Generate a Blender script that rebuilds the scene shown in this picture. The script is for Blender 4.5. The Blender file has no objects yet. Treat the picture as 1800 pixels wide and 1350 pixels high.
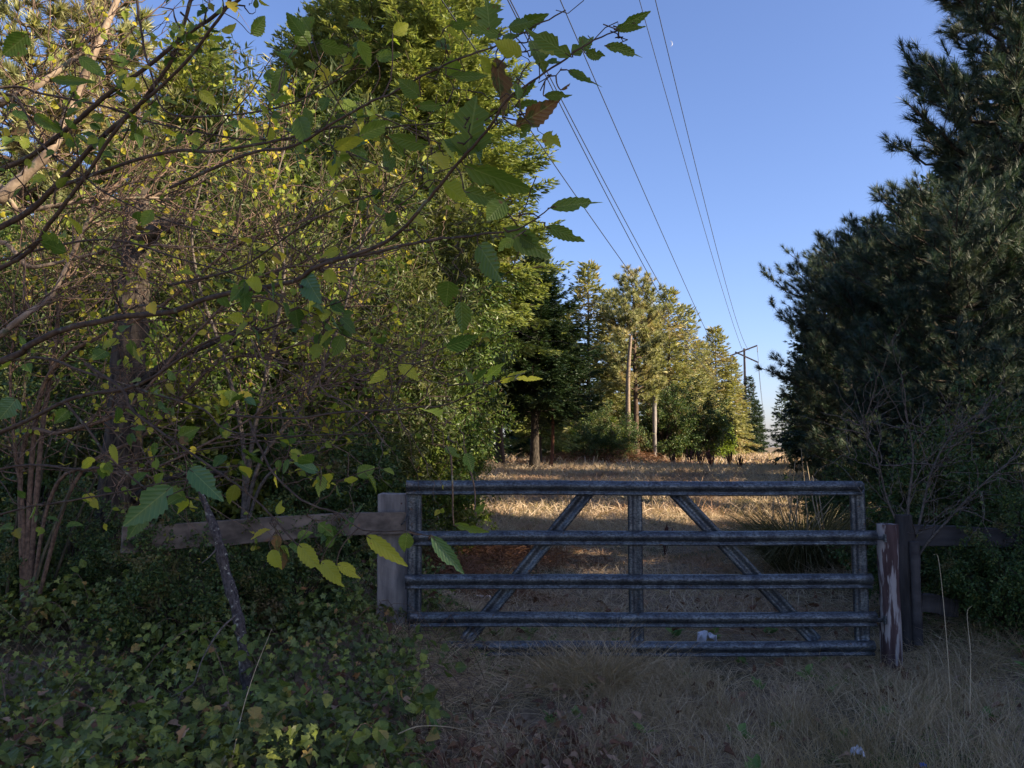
import bpy, math
import numpy as np
from mathutils import Vector

# ------------------------------------------------------------------ camera, sky, sun, exposure
PITCH = math.radians(4.53)
EYE = 1.70
FPX = 1400.0                      # focal length in pixels of the 1800 px wide photograph
scene = bpy.context.scene
cam_data = bpy.data.cameras.new('camera')
cam_data.sensor_width = 36.0
cam_data.lens = 36.0 * FPX / 1800.0
cam_data.clip_start = 0.05
cam_data.clip_end = 6000
cam = bpy.data.objects.new('camera', cam_data)
scene.collection.objects.link(cam)
cam.location = (0, 0, EYE)
cam.rotation_euler = (math.radians(90) + PITCH, 0, 0)
scene.camera = cam

SUN_EL, SUN_AZ = math.radians(27), math.radians(111)      # azimuth clockwise from +Y (straight ahead)
world = bpy.data.worlds.new('World')
scene.world = world
world.use_nodes = True
wn, wl = world.node_tree.nodes, world.node_tree.links
wn.clear()
sky = wn.new('ShaderNodeTexSky')
sky.sky_type = 'NISHITA'
sky.sun_disc = False
sky.sun_elevation = SUN_EL
sky.sun_rotation = SUN_AZ
sky.air_density = 1.0
sky.dust_density = 1.0
sky.ozone_density = 6.0
bg = wn.new('ShaderNodeBackground')
bg.inputs['Strength'].default_value = 0.096
wo = wn.new('ShaderNodeOutputWorld')
tint = wn.new('ShaderNodeMix')
tint.data_type = 'RGBA'
tint.blend_type = 'MULTIPLY'
tint.inputs[0].default_value = 1.0
tint.inputs[7].default_value = (1.03, 0.86, 0.90, 1)
wl.new(sky.outputs[0], tint.inputs[6])
wl.new(tint.outputs[2], bg.inputs[0])
wl.new(bg.outputs[0], wo.inputs[0])

sun_dir = Vector((math.cos(SUN_EL) * math.sin(SUN_AZ), math.cos(SUN_EL) * math.cos(SUN_AZ), math.sin(SUN_EL)))
sun_data = bpy.data.lights.new('sun', 'SUN')
sun_data.energy = 5.0
sun_data.angle = math.radians(0.5)
sun_data.color = (1.0, 0.82, 0.60)
sun = bpy.data.objects.new('sun', sun_data)
scene.collection.objects.link(sun)
sun.rotation_euler = sun_dir.to_track_quat('Z', 'Y').to_euler()

scene.view_settings.view_transform = 'Standard'
scene.view_settings.look = 'None'
scene.view_settings.exposure = 1.55
scene.view_settings.gamma = 1.0
scene.render.engine = 'CYCLES'
scene.cycles.max_bounces = 5
scene.cycles.diffuse_bounces = 3
scene.cycles.glossy_bounces = 2
scene.cycles.transmission_bounces = 3
scene.cycles.use_denoising = True
scene.cycles.sample_clamp_indirect = 4.0

# ------------------------------------------------------------------ helpers
col = scene.collection
UP = np.array([0.0, 0.0, 1.0])
SP, CP = math.sin(PITCH), math.cos(PITCH)


def at(px, py, Y):
    """world point whose forward distance is Y and which the photograph shows at pixel (px, py)"""
    u, v = (px - 900) / FPX, (675 - py) / FPX
    fwd = CP - SP * v
    s = Y / fwd
    return np.array([u * s, Y, EYE + (SP + CP * v) * s])


def sstep(a, b, x):
    t = np.clip((np.asarray(x, float) - a) / (b - a), 0, 1)
    return t * t * (3 - 2 * t)


def gh(x, y):
    """height of the ground"""
    x = np.asarray(x, float)
    y = np.asarray(y, float)
    z = 0.75 * sstep(9, 33, y) - 0.35 * sstep(60, 125, y)
    z = z + 0.42 * sstep(0.2, -1.3, x) * sstep(3.5, 6.3, y) * sstep(11, 7.5, y)
    z = z + 0.25 * sstep(2.6, 4.5, x) * sstep(3, 6, y) * sstep(16, 9, y)
    z = z + 0.035 * np.sin(x * 1.3 + 0.6) * np.cos(y * 0.9) + 0.02 * np.sin(x * 3.1 + y * 2.3)
    return z


def norm(v):
    v = np.asarray(v, float)
    return v / np.maximum(np.linalg.norm(v, axis=-1, keepdims=True), 1e-9)


class MB:
    """collects geometry and links it as one mesh object"""
    def __init__(self):
        self.v, self.f, self.n, self.m, self.uv = [], [], 0, [], []

    def add(self, v, f, mi=0):
        v = np.asarray(v, np.float32).reshape(-1, 3)
        f = np.asarray(f, np.int32)
        self.v.append(v)
        self.f.append(f + self.n)
        self.m.append(np.full(len(f), mi, np.int32))
        self.n += len(v)
        return self

    def mesh(self, name, mats, smooth=True, off=None):
        me = bpy.data.meshes.new(name)
        v = np.concatenate(self.v)
        if off is not None:
            v = v - np.asarray(off, np.float32)
        me.vertices.add(len(v))
        me.vertices.foreach_set('co', v.astype(np.float32).ravel())
        loops = np.concatenate([f.ravel() for f in self.f])
        tot = np.concatenate([np.full(len(f), f.shape[1], np.int32) for f in self.f])
        start = np.concatenate([[0], np.cumsum(tot)[:-1]]).astype(np.int32)
        me.loops.add(len(loops))
        me.loops.foreach_set('vertex_index', loops)
        me.polygons.add(len(tot))
        me.polygons.foreach_set('loop_start', start)
        me.polygons.foreach_set('loop_total', tot)
        me.polygons.foreach_set('material_index', np.concatenate(self.m))
        me.polygons.foreach_set('use_smooth', np.full(len(tot), smooth))
        if self.uv:
            uv = np.concatenate(self.uv).astype(np.float32)
            ul = me.uv_layers.new(name='leaf')
            ul.data.foreach_set('uv', uv[loops].ravel())
        if not isinstance(mats, (list, tuple)):
            mats = [mats]
        for m in mats:
            me.materials.append(m)
        me.update(calc_edges=True)
        me.validate()
        return me


def link(name, data, parent=None, loc=None):
    o = bpy.data.objects.new(name, data)
    col.objects.link(o)
    if parent is not None:
        o.parent = parent
    if loc is not None:
        o.location = loc
    return o


def tag(o, label=None, cat=None, group=None, kind=None):
    if label:
        o['label'] = label
    if cat:
        o['category'] = cat
    if group:
        o['group'] = group
    if kind:
        o['kind'] = kind
    return o


def thing(name, label, cat, loc=(0, 0, 0), rz=0.0, group=None, scale=1.0):
    o = bpy.data.objects.new(name, None)
    col.objects.link(o)
    o.empty_display_size = 0.2
    o.location = [float(a) for a in loc]
    o.rotation_euler = (0, 0, rz)
    o.scale = (scale, scale, scale)
    return tag(o, label, cat, group)


def part(name, mb, mat, parent, smooth=True):
    """mb is in world space; the parent is an unrotated, unscaled Empty or mesh"""
    p, off = parent, np.zeros(3)
    while p is not None:
        off = off + np.array(p.location)
        p = p.parent
    return link(name, mb.mesh(name, mat, smooth, off), parent)


def copy_tree(o, parent=None):
    kids = [c for c in KIDS.get(o.name, [])]
    c = o.copy()
    col.objects.link(c)
    c.parent = parent
    KIDS[c.name] = []
    for ch in kids:
        KIDS[c.name].append(copy_tree(ch, c))
    return c


KIDS = {}

# ---- shape builders (return verts, faces)


def tube(pts, rad, sides=6, cap=True, jitter=0.0, rng=None):
    P = np.asarray(pts, float)
    R = np.broadcast_to(np.asarray(rad, float), (len(P),))
    T = norm(np.gradient(P, axis=0))
    ref = np.where(np.abs(T[:, 2:3]) > 0.9, np.array([[1.0, 0, 0]]), np.array([[0, 0, 1.0]]))
    if np.abs(T[:, 2]).mean() > 0.6:
        ref = np.broadcast_to(np.array([[1.0, 0.13, 0]]), T.shape)
    else:
        ref = np.broadcast_to(np.array([[0.02, 0.13, 1.0]]), T.shape)
    A = norm(np.cross(T, ref))
    B = np.cross(T, A)
    a = np.linspace(0, 2 * np.pi, sides, endpoint=False)
    r = R[:, None] * np.ones(sides)
    if jitter and rng is not None:
        r = r * (1 + jitter * rng.standard_normal(r.shape))
    V = P[:, None, :] + r[:, :, None] * (np.cos(a)[None, :, None] * A[:, None, :] + np.sin(a)[None, :, None] * B[:, None, :])
    V = V.reshape(-1, 3)
    n = len(P)
    i = np.arange(n - 1)[:, None] * sides
    j = np.arange(sides)[None, :]
    k = (j + 1) % sides
    F = np.stack([i + j, i + k, i + sides + k, i + sides + j], -1).reshape(-1, 4)
    return V, F


def add_tube(mb, pts, rad, sides=6, mi=0, jitter=0.0, rng=None, cap=True):
    V, F = tube(pts, rad, sides, jitter=jitter, rng=rng)
    n0 = mb.n
    mb.add(V, F, mi)
    if cap and sides > 3:
        n = len(pts)
        for base, P in ((0, pts[0]), ((n - 1) * sides, pts[-1])):
            c = np.asarray(P, np.float32).reshape(1, 3)
            rim = V[base:base + sides]
            j = np.arange(sides)
            mb.add(np.concatenate([rim, c]), np.stack([j, (j + 1) % sides, np.full(sides, sides)], -1), mi)


def tubes3(P, R):
    """many thin 3-sided tubes at once. P (N,K,3), R (N,K)"""
    N, K, _ = P.shape
    T = norm(np.gradient(P, axis=1))
    ref = norm(np.random.default_rng(1).standard_normal((N, 1, 3)))
    A = norm(np.cross(T, np.broadcast_to(ref, T.shape)))
    B = np.cross(T, A)
    a = np.array([0, 2.094, 4.189])
    V = P[:, :, None, :] + R[:, :, None, None] * (np.cos(a)[None, None, :, None] * A[:, :, None, :] + np.sin(a)[None, None, :, None] * B[:, :, None, :])
    V = V.reshape(-1, 3)
    b = (np.arange(N)[:, None, None] * K + np.arange(K - 1)[None, :, None]) * 3
    j = np.arange(3)[None, None, :]
    k = (j + 1) % 3
    F = np.stack([b + j, b + k, b + 3 + k, b + 3 + j], -1).reshape(-1, 4)
    return V, F


def leafq(O, D, N, L, W, bend=0.0, wide=0.45):
    """diamond shaped leaves: origin, direction, rough normal, length, width"""
    O, D = np.asarray(O, float), norm(D)
    S = norm(np.cross(D, N))
    Nn = np.cross(S, D)
    L = np.broadcast_to(L, (len(O),))[:, None]
    W = np.broadcast_to(W, (len(O),))[:, None]
    mid = O + D * L * wide
    V = np.stack([O, mid + S * W / 2 + Nn * W * bend, O + D * L, mid - S * W / 2 + Nn * W * bend], 1).reshape(-1, 3)
    F = np.arange(len(O) * 4).reshape(-1, 4)
    return V, F


def blades(O, D, L, W, curve, side):
    """bent three-segment grass blades ending in a point"""
    N = len(O)
    D = norm(D)
    cv = np.asarray(curve, float).reshape(N, 3)
    S = norm(np.cross(D, side))
    L = np.broadcast_to(L, (N,))[:, None]
    W = np.broadcast_to(W, (N,))[:, None]
    p1 = O + D * L * 0.38 + cv * L * 0.10
    p2 = O + D * L * 0.74 + cv * L * 0.42
    p3 = O + D * L * 0.98 + cv * L * 0.85
    V = np.stack([O - S * W / 2, O + S * W / 2, p1 + S * W * .42, p1 - S * W * .42, p2 + S * W * .28, p2 - S * W * .28, p3], 1)
    b = np.arange(N)[:, None] * 7
    F4 = np.concatenate([b + np.array([[0, 1, 2, 3]]), b + np.array([[3, 2, 4, 5]])], 0)
    F3 = b + np.array([[5, 4, 6]])
    return V.reshape(-1, 3), F4, F3


def add_blades(mb, *a, mi=0):
    V, F4, F3 = blades(*a)
    n0 = mb.n
    mb.add(V, F4, mi)
    mb.f.append((F3 + n0).astype(np.int32))
    mb.m.append(np.full(len(F3), mi, np.int32))


def box(cx, cy, cz, sx, sy, sz):
    v = np.array([[x, y, z] for x in (-.5, .5) for y in (-.5, .5) for z in (-.5, .5)]) * [sx, sy, sz] + [cx, cy, cz]
    f = np.array([[0, 1, 3, 2], [4, 6, 7, 5], [0, 4, 5, 1], [2, 3, 7, 6], [0, 2, 6, 4], [1, 5, 7, 3]])
    return v, f


def beam(a, b, h, w, up=UP, nseg=1, rough=0.0, rng=None):
    """rectangular beam from a to b, height h along up, width w"""
    a, b = np.asarray(a, float), np.asarray(b, float)
    T = norm(b - a)
    S = norm(np.cross(T, up))
    U = np.cross(S, T)
    t = np.linspace(0, 1, nseg + 1)
    P = a + (b - a) * t[:, None]
    c = np.array([[1, 1], [-1, 1], [-1, -1], [1, -1]]) * .5
    off = c[None, :, 0:1] * w * S + c[None, :, 1:2] * h * U
    off = np.broadcast_to(off, (nseg + 1, 4, 3)).copy()
    if rough and rng is not None:
        off += rng.standard_normal(off.shape) * rough
    V = (P[:, None, :] + off).reshape(-1, 3)
    i = np.arange(nseg)[:, None] * 4
    j = np.arange(4)[None, :]
    k = (j + 1) % 4
    F = np.stack([i + j, i + k, i + 4 + k, i + 4 + j], -1).reshape(-1, 4)
    F = np.concatenate([F, [[3, 2, 1, 0]], [[nseg * 4, nseg * 4 + 1, nseg * 4 + 2, nseg * 4 + 3]]])
    return V, F


def spline(pts, n):
    P = np.asarray(pts, float)
    k = len(P)
    if k == 2:
        t = np.linspace(0, 1, n)[:, None]
        return P[0] + (P[1] - P[0]) * t
    Q = np.concatenate([[2 * P[0] - P[1]], P, [2 * P[-1] - P[-2]]])
    u = np.linspace(0, k - 1 - 1e-6, n)
    i = u.astype(int)
    t = (u - i)[:, None]
    p0, p1, p2, p3 = Q[i], Q[i + 1], Q[i + 2], Q[i + 3]
    return 0.5 * (2 * p1 + (p2 - p0) * t + (2 * p0 - 5 * p1 + 4 * p2 - p3) * t ** 2 + (3 * p1 - p0 - 3 * p2 + p3) * t ** 3)


def vnoise(x, y, seed=0):
    """cheap smooth noise, about -1..1"""
    r = np.random.default_rng(seed)
    s = 0
    for k in range(6):
        a = r.uniform(0, 6.28)
        f = 0.6 * 1.7 ** k
        s = s + np.sin(f * (x * math.cos(a) + y * math.sin(a)) + r.uniform(0, 6.28)) / (1 + 0.45 * k)
    return s / 2.2


# ------------------------------------------------------------------ materials
def new_mat(name):
    m = bpy.data.materials.new(name)
    m.use_nodes = True
    nt = m.node_tree
    nt.nodes.clear()
    out = nt.nodes.new('ShaderNodeOutputMaterial')
    return m, nt, out


def ramp(nt, fac, stops):
    r = nt.nodes.new('ShaderNodeValToRGB')
    cr = r.color_ramp
    while len(cr.elements) < len(stops):
        cr.elements.new(0.5)
    for e, (p, c) in zip(cr.elements, stops):
        e.position = p
        e.color = (*c, 1)
    nt.links.new(fac, r.inputs[0])
    return r.outputs[0]


def noise(nt, scale, detail=3, coord='Object', rough=0.55, stretch=None):
    tc = nt.nodes.new('ShaderNodeTexCoord')
    src = tc.outputs[coord]
    if stretch:
        mp = nt.nodes.new('ShaderNodeMapping')
        mp.inputs['Scale'].default_value = stretch
        nt.links.new(src, mp.inputs[0])
        src = mp.outputs[0]
    n = nt.nodes.new('ShaderNodeTexNoise')
    n.inputs['Scale'].default_value = scale
    n.inputs['Detail'].default_value = detail
    n.inputs['Roughness'].default_value = rough
    nt.links.new(src, n.inputs['Vector'])
    return n.outputs['Fac']


def mixc(nt, fac, a, b, mode='MIX'):
    m = nt.nodes.new('ShaderNodeMix')
    m.data_type = 'RGBA'
    m.blend_type = mode
    for idx, v in ((0, fac), (6, a), (7, b)):
        if hasattr(v, 'links'):
            nt.links.new(v, m.inputs[idx])
        elif idx == 0:
            m.inputs[0].default_value = v
        else:
            m.inputs[idx].default_value = (*v, 1)
    return m.outputs[2]


def leaf_mat(name, stops, trans=0.35, rough=0.5, nscale=1.2, alt=None, altpos=(0.55, 0.7), spec=0.3, tcol=1.3, veins=False):
    """every leaf its own tone (random per island) and broad patches of a second tone (noise)"""
    m, nt, out = new_mat(name)
    g = nt.nodes.new('ShaderNodeNewGeometry')
    c = ramp(nt, g.outputs['Random Per Island'], stops)
    if alt is not None:
        n = noise(nt, nscale, 2)
        f = ramp(nt, n, [(altpos[0], (0, 0, 0)), (altpos[1], (1, 1, 1))])
        c = mixc(nt, f, c, alt)
    hgt_ = None
    if veins:
        uvn = nt.nodes.new('ShaderNodeUVMap')
        sx = nt.nodes.new('ShaderNodeSeparateXYZ')
        nt.links.new(uvn.outputs[0], sx.inputs[0])

        def mth(op, a, b_=0.0):
            n_ = nt.nodes.new('ShaderNodeMath')
            n_.operation = op
            for k_, v_ in ((0, a), (1, b_)):
                if hasattr(v_, 'links'):
                    nt.links.new(v_, n_.inputs[k_])
                else:
                    n_.inputs[k_].default_value = v_
            return n_.outputs[0]
        ax = mth('ABSOLUTE', sx.outputs[0])
        ph = mth('MULTIPLY', mth('SUBTRACT', sx.outputs[1], mth('MULTIPLY', ax, .85)), 9.0)
        tri = mth('ABSOLUTE', mth('SUBTRACT', mth('FRACT', ph), .5))
        v1 = mth('GREATER_THAN', tri, .44)
        v2 = mth('LESS_THAN', ax, .014)
        vv = mth('MAXIMUM', mth('MULTIPLY', v1, .5), v2)
        lightc = mixc(nt, .6, c, (.30, .36, .12))
        c = mixc(nt, mth('MULTIPLY', vv, .45), c, lightc)
        hgt_ = tri
    p = nt.nodes.new('ShaderNodeBsdfPrincipled')
    p.inputs['Roughness'].default_value = rough
    p.inputs['Specular IOR Level'].default_value = spec
    if hgt_ is not None:
        bm_ = nt.nodes.new('ShaderNodeBump')
        bm_.inputs['Strength'].default_value = .5
        bm_.inputs['Distance'].default_value = .004
        nt.links.new(hgt_, bm_.inputs['Height'])
        nt.links.new(bm_.outputs[0], p.inputs['Normal'])
    nt.links.new(c, p.inputs['Base Color'])
    t = nt.nodes.new('ShaderNodeBsdfTranslucent')
    tc = mixc(nt, 1.0, c, (tcol, tcol, tcol * .55), 'MULTIPLY')
    nt.links.new(tc, t.inputs['Color'])
    mx = nt.nodes.new('ShaderNodeMixShader')
    mx.inputs[0].default_value = trans
    nt.links.new(p.outputs[0], mx.inputs[1])
    nt.links.new(t.outputs[0], mx.inputs[2])
    nt.links.new(mx.outputs[0], out.inputs[0])
    return m


def bark_mat(name, dark, light, scale=30, stretch=(1, 1, .25), bump=0.5, spots=None, rough=0.9):
    m, nt, out = new_mat(name)
    n = noise(nt, scale, 5, stretch=stretch)
    c = ramp(nt, n, [(0.35, dark), (0.65, light)])
    if spots:
        n2 = noise(nt, spots[1], 4, stretch=stretch if len(spots) > 3 else None)
        f = ramp(nt, n2, [(spots[2], (0, 0, 0)), (spots[2] + .05, (1, 1, 1))])
        c = mixc(nt, f, c, spots[0])
    p = nt.nodes.new('ShaderNodeBsdfPrincipled')
    p.inputs['Roughness'].default_value = rough
    p.inputs['Specular IOR Level'].default_value = 0.2
    nt.links.new(c, p.inputs['Base Color'])
    b = nt.nodes.new('ShaderNodeBump')
    b.inputs['Strength'].default_value = bump
    b.inputs['Distance'].default_value = 0.02
    nt.links.new(n, b.inputs['Height'])
    nt.links.new(b.outputs[0], p.inputs['Normal'])
    nt.links.new(p.outputs[0], out.inputs[0])
    return m


M = {}
M['fg_leaf'] = leaf_mat('broad_leaf', [(0, (0.048, 0.104, 0.020)), (.5, (0.079, 0.141, 0.021)), (.8, (0.122, 0.171, 0.021)), (1, (0.208, 0.184, 0.025))], 0.42, 0.45, 60, (0.122, 0.067, 0.025), (.68, .74), veins=True)
M['fg_leaf_yellow'] = leaf_mat('yellowing_leaf', [(0, (0.150, 0.224, 0.030)), (.5, (0.283, 0.328, 0.038)), (1, (0.507, 0.403, 0.045))], 0.5, 0.5, 60, (0.298, 0.134, 0.030), (.7, .76), veins=True)
M['fg_leaf_blue'] = leaf_mat('cool_green_leaf', [(0, (.05, .12, .05)), (1, (.075, .15, .055))], 0.25, 0.4, 60, (.09, .07, .03), (.72, .78), veins=True)
M['fg_leaf_brown'] = leaf_mat('withered_leaf', [(0, (.09, .05, .025)), (1, (.17, .10, .04))], 0.25, 0.7, 50, (.06, .07, .02), (.5, .6), veins=True)
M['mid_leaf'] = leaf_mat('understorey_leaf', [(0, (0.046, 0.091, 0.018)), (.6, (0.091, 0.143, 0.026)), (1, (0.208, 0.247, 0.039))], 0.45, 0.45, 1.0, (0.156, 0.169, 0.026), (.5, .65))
M['bay_leaf'] = leaf_mat('bay_leaf', [(0, (0.037, 0.072, 0.018)), (.6, (0.066, 0.111, 0.024)), (1, (0.130, 0.170, 0.033))], 0.3, 0.35, .8, (0.098, 0.130, 0.024), (.5, .62), spec=.22)
M['willow_leaf'] = leaf_mat('narrow_leaf', [(0, (0.035, 0.059, 0.018)), (.6, (0.059, 0.084, 0.027)), (1, (0.117, 0.127, 0.044))], 0.3, 0.4, .8, (0.098, 0.108, 0.030), (.5, .62), spec=.22)
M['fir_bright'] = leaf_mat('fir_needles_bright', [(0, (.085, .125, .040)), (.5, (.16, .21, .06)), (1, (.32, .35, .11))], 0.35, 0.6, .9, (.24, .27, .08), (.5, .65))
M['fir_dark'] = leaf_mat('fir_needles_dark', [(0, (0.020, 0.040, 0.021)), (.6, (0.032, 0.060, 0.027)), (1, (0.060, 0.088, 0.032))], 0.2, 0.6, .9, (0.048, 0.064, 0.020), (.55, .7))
M['fir_young'] = leaf_mat('fir_needles_shaded', [(0, (.012, .030, .014)), (.6, (.022, .048, .018)), (1, (.05, .08, .024))], 0.15, 0.6, .9, (.035, .055, .015), (.55, .7))  # shade over the young fir put into this darker needle colour
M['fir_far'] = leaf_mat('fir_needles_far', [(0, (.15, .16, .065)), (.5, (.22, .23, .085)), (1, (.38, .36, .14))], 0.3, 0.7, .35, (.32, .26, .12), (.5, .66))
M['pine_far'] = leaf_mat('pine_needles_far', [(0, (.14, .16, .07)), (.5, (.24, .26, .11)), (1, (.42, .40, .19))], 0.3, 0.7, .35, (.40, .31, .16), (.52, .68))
M['pine_near'] = leaf_mat('pine_needles_near', [(0, (.024, .050, .036)), (.6, (.042, .080, .052)), (.93, (.085, .12, .065)), (1, (.17, .10, .05))], 0.15, 0.5, 1.1, (.06, .08, .05), (.5, .65))
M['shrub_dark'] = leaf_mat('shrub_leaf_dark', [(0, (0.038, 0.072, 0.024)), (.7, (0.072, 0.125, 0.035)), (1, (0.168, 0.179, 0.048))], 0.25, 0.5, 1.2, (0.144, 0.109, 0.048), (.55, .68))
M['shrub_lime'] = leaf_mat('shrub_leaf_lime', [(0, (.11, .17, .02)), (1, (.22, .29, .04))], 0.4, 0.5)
M['ivy'] = leaf_mat('ivy_leaf', [(0, (0.064, 0.088, 0.019)), (.5, (0.112, 0.152, 0.032)), (.85, (0.191, 0.239, 0.047)), (.93, (0.287, 0.319, 0.064)), (1, (0.415, 0.191, 0.079))], 0.22, 0.42, 2.0, (0.079, 0.096, 0.029), (.5, .65), spec=.35)
M['bramble'] = leaf_mat('bramble_leaf', [(0, (0.068, 0.101, 0.022)), (.7, (0.135, 0.189, 0.038)), (.92, (0.270, 0.297, 0.054)), (1, (0.405, 0.216, 0.081))], 0.3, 0.45, 30, (0.108, 0.135, 0.027), (.5, .65), veins=True)
M['dry_grass'] = leaf_mat('dry_grass', [(0, (.30, .22, .13)), (.6, (.48, .37, .23)), (1, (.74, .60, .41))], 0.3, 0.7, .9, (.32, .24, .12), (.5, .68), tcol=1.0)
M['field_grass'] = leaf_mat('field_grass', [(0, (.36, .26, .17)), (.5, (.54, .42, .29)), (1, (.72, .61, .45))], 0.3, 0.7, .5, (.40, .25, .16), (.5, .66), tcol=1.0)
M['green_grass'] = leaf_mat('green_grass', [(0, (0.068, 0.158, 0.041)), (1, (0.203, 0.292, 0.080))], 0.3, 0.6)
M['litter'] = leaf_mat('leaf_litter', [(0, (.09, .045, .028)), (.6, (.19, .095, .055)), (1, (.34, .23, .15))], 0.15, 0.8)
M['bracken'] = leaf_mat('dead_bracken', [(0, (.12, .055, .03)), (1, (.27, .14, .075))], 0.2, 0.8)
M['dock'] = bark_mat('dead_dock', (.07, .03, .022), (.14, .065, .045), 40)
M['bark_dark'] = bark_mat('rough_dark_bark', (.010, .009, .008), (.085, .07, .055), 24, (1, 1, .22), 1.0)
M['bark_brown'] = bark_mat('brown_bark', (.05, .035, .025), (.14, .10, .07), 30, (1, 1, .2), .6)
M['bark_pale'] = bark_mat('pale_bark', (.14, .105, .075), (.30, .235, .17), 18, (1, 1, 1), .3, ((.10, .11, .07), 9, .6))
M['bark_red'] = bark_mat('red_bark', (.09, .04, .025), (.20, .10, .06), 20, (1, 1, .2), .6)
M['twig_dark'] = bark_mat('dark_twig', (.035, .026, .022), (.085, .062, .045), 40, (1, 1, 1), .3, ((.10, .11, .08), 30, .62))
M['twig_red'] = bark_mat('tan_twig', (.07, .048, .035), (.19, .13, .09), 40, (1, 1, 1), .2)
M['twig_grey'] = bark_mat('grey_dead_twig', (.07, .06, .05), (.17, .145, .12), 40, (1, 1, 1), .2)
M['stem'] = bark_mat('olive_stem', (.04, .036, .024), (.10, .09, .055), 40)
M['fine_twig'] = bark_mat('fine_twig', (.07, .048, .035), (.20, .138, .10), 30, (1, 1, 1), .2)
M['dead_twig'] = bark_mat('bleached_dead_twig', (.07, .055, .045), (.19, .155, .125), 30, (1, 1, 1), .2)
M['lichen'] = bark_mat('lichened_bark', (.035, .030, .030), (.10, .09, .085), 60, (1, 1, .6), .9, ((.30, .30, .24), 42, .60))
M['grey_wood'] = bark_mat('weathered_wood', (.13, .12, .115), (.30, .275, .25), 14, (1, 1, .18), .5, ((.10, .045, .045), 10, .66))
M['plank'] = bark_mat('weathered_plank', (.07, .060, .05), (.21, .175, .14), 9, (.12, 1, 1), .5, ((.26, .10, .04), 2.2, .62))
M['plank_grey'] = bark_mat('grey_board', (.05, .045, .045), (.11, .10, .095), 9, (.12, 1, 1), .5)
M['red_post'] = bark_mat('peeling_red_paint', (.06, .036, .034), (.16, .105, .10), 12, (1, 1, .12), .8, ((.38, .34, .32), 22, .50, 1))
M['dark_post'] = bark_mat('dark_post_wood', (.035, .032, .03), (.09, .08, .075), 12, (1, 1, .2), .6)
M['pole_wood'] = bark_mat('pole_wood', (.09, .075, .065), (.17, .15, .135), 6, (1, 1, .1), .3)
M['white_wood'] = bark_mat('bleached_wood', (.38, .36, .33), (.62, .58, .53), 10, (1, 1, 1), .3)

m, nt, out = new_mat('galvanised_gate_metal')
n1 = noise(nt, 85, 4, rough=.65, stretch=(.6, 1, 1))
n2 = noise(nt, 9, 3)
c = ramp(nt, n1, [(.30, (.025, .028, .031)), (.48, (.095, .112, .12)), (.76, (.25, .28, .295))])
c2 = ramp(nt, n2, [(.35, (.45, .45, .50)), (.65, (1, 1, 1))])
c = mixc(nt, 1.0, c, c2, 'MULTIPLY')
n3 = noise(nt, 26, 3)
fr = ramp(nt, n3, [(.66, (0, 0, 0)), (.74, (1, 1, 1))])
c = mixc(nt, fr, c, (.10, .06, .035))
p = nt.nodes.new('ShaderNodeBsdfPrincipled')
p.inputs['Metallic'].default_value = 0.5
rr = ramp(nt, n1, [(.35, (.6, .6, .6)), (.6, (.33, .33, .33))])
nt.links.new(rr, p.inputs['Roughness'])
nt.links.new(c, p.inputs['Base Color'])
b = nt.nodes.new('ShaderNodeBump')
b.inputs['Strength'].default_value = .35
b.inputs['Distance'].default_value = .004
nt.links.new(n1, b.inputs['Height'])
nt.links.new(b.outputs[0], p.inputs['Normal'])
nt.links.new(p.outputs[0], out.inputs[0])
M['gate'] = m


def simple(name, c, rough=.6, metal=0.0, emit=None):
    m, nt, out = new_mat(name)
    p = nt.nodes.new('ShaderNodeBsdfPrincipled')
    n = noise(nt, 20, 3)
    cc = ramp(nt, n, [(.3, tuple(a * .8 for a in c)), (.7, c)])
    nt.links.new(cc, p.inputs['Base Color'])
    p.inputs['Roughness'].default_value = rough
    p.inputs['Metallic'].default_value = metal
    if emit:
        p.inputs['Emission Color'].default_value = (*emit[0], 1)
        p.inputs['Emission Strength'].default_value = emit[1]
    nt.links.new(p.outputs[0], out.inputs[0])
    return m


M['wire'] = simple('cable', (.06, .065, .08), .5, .3)
M['insulator'] = simple('insulator', (.22, .24, .28), .3)
M['paper'] = simple('crumpled_paper', (.75, .75, .8), .6)
M['blue'] = simple('blue_plastic', (.05, .16, .55), .4)
M['box'] = simple('grey_box', (.5, .5, .5), .5)
M['moon'] = simple('moon_glow', (.5, .5, .5), 1, 0, ((.55, .64, .90), 0.18))  # sunlight on the limb put in as a faint glow
M['black'] = simple('black_rubber', (.02, .02, .022), .7)

# ground: soil, straw and green stain
m, nt, out = new_mat('ground_soil')
a = noise(nt, .7, 5)
bb = noise(nt, 14, 6, rough=.7)
c1 = ramp(nt, bb, [(.3, (.09, .065, .045)), (.55, (.24, .18, .12)), (.75, (.42, .33, .23))])
c2 = ramp(nt, bb, [(.3, (.025, .035, .012)), (.7, (.08, .09, .035))])
f = ramp(nt, a, [(.5, (0, 0, 0)), (.62, (.8, .8, .8))])
c = mixc(nt, f, c1, c2)
p = nt.nodes.new('ShaderNodeBsdfPrincipled')
p.inputs['Roughness'].default_value = .95
p.inputs['Specular IOR Level'].default_value = .1
nt.links.new(c, p.inputs['Base Color'])
b = nt.nodes.new('ShaderNodeBump')
b.inputs['Strength'].default_value = .8
b.inputs['Distance'].default_value = .05
nt.links.new(bb, b.inputs['Height'])
nt.links.new(b.outputs[0], p.inputs['Normal'])
nt.links.new(p.outputs[0], out.inputs[0])
M['ground'] = m

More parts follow.
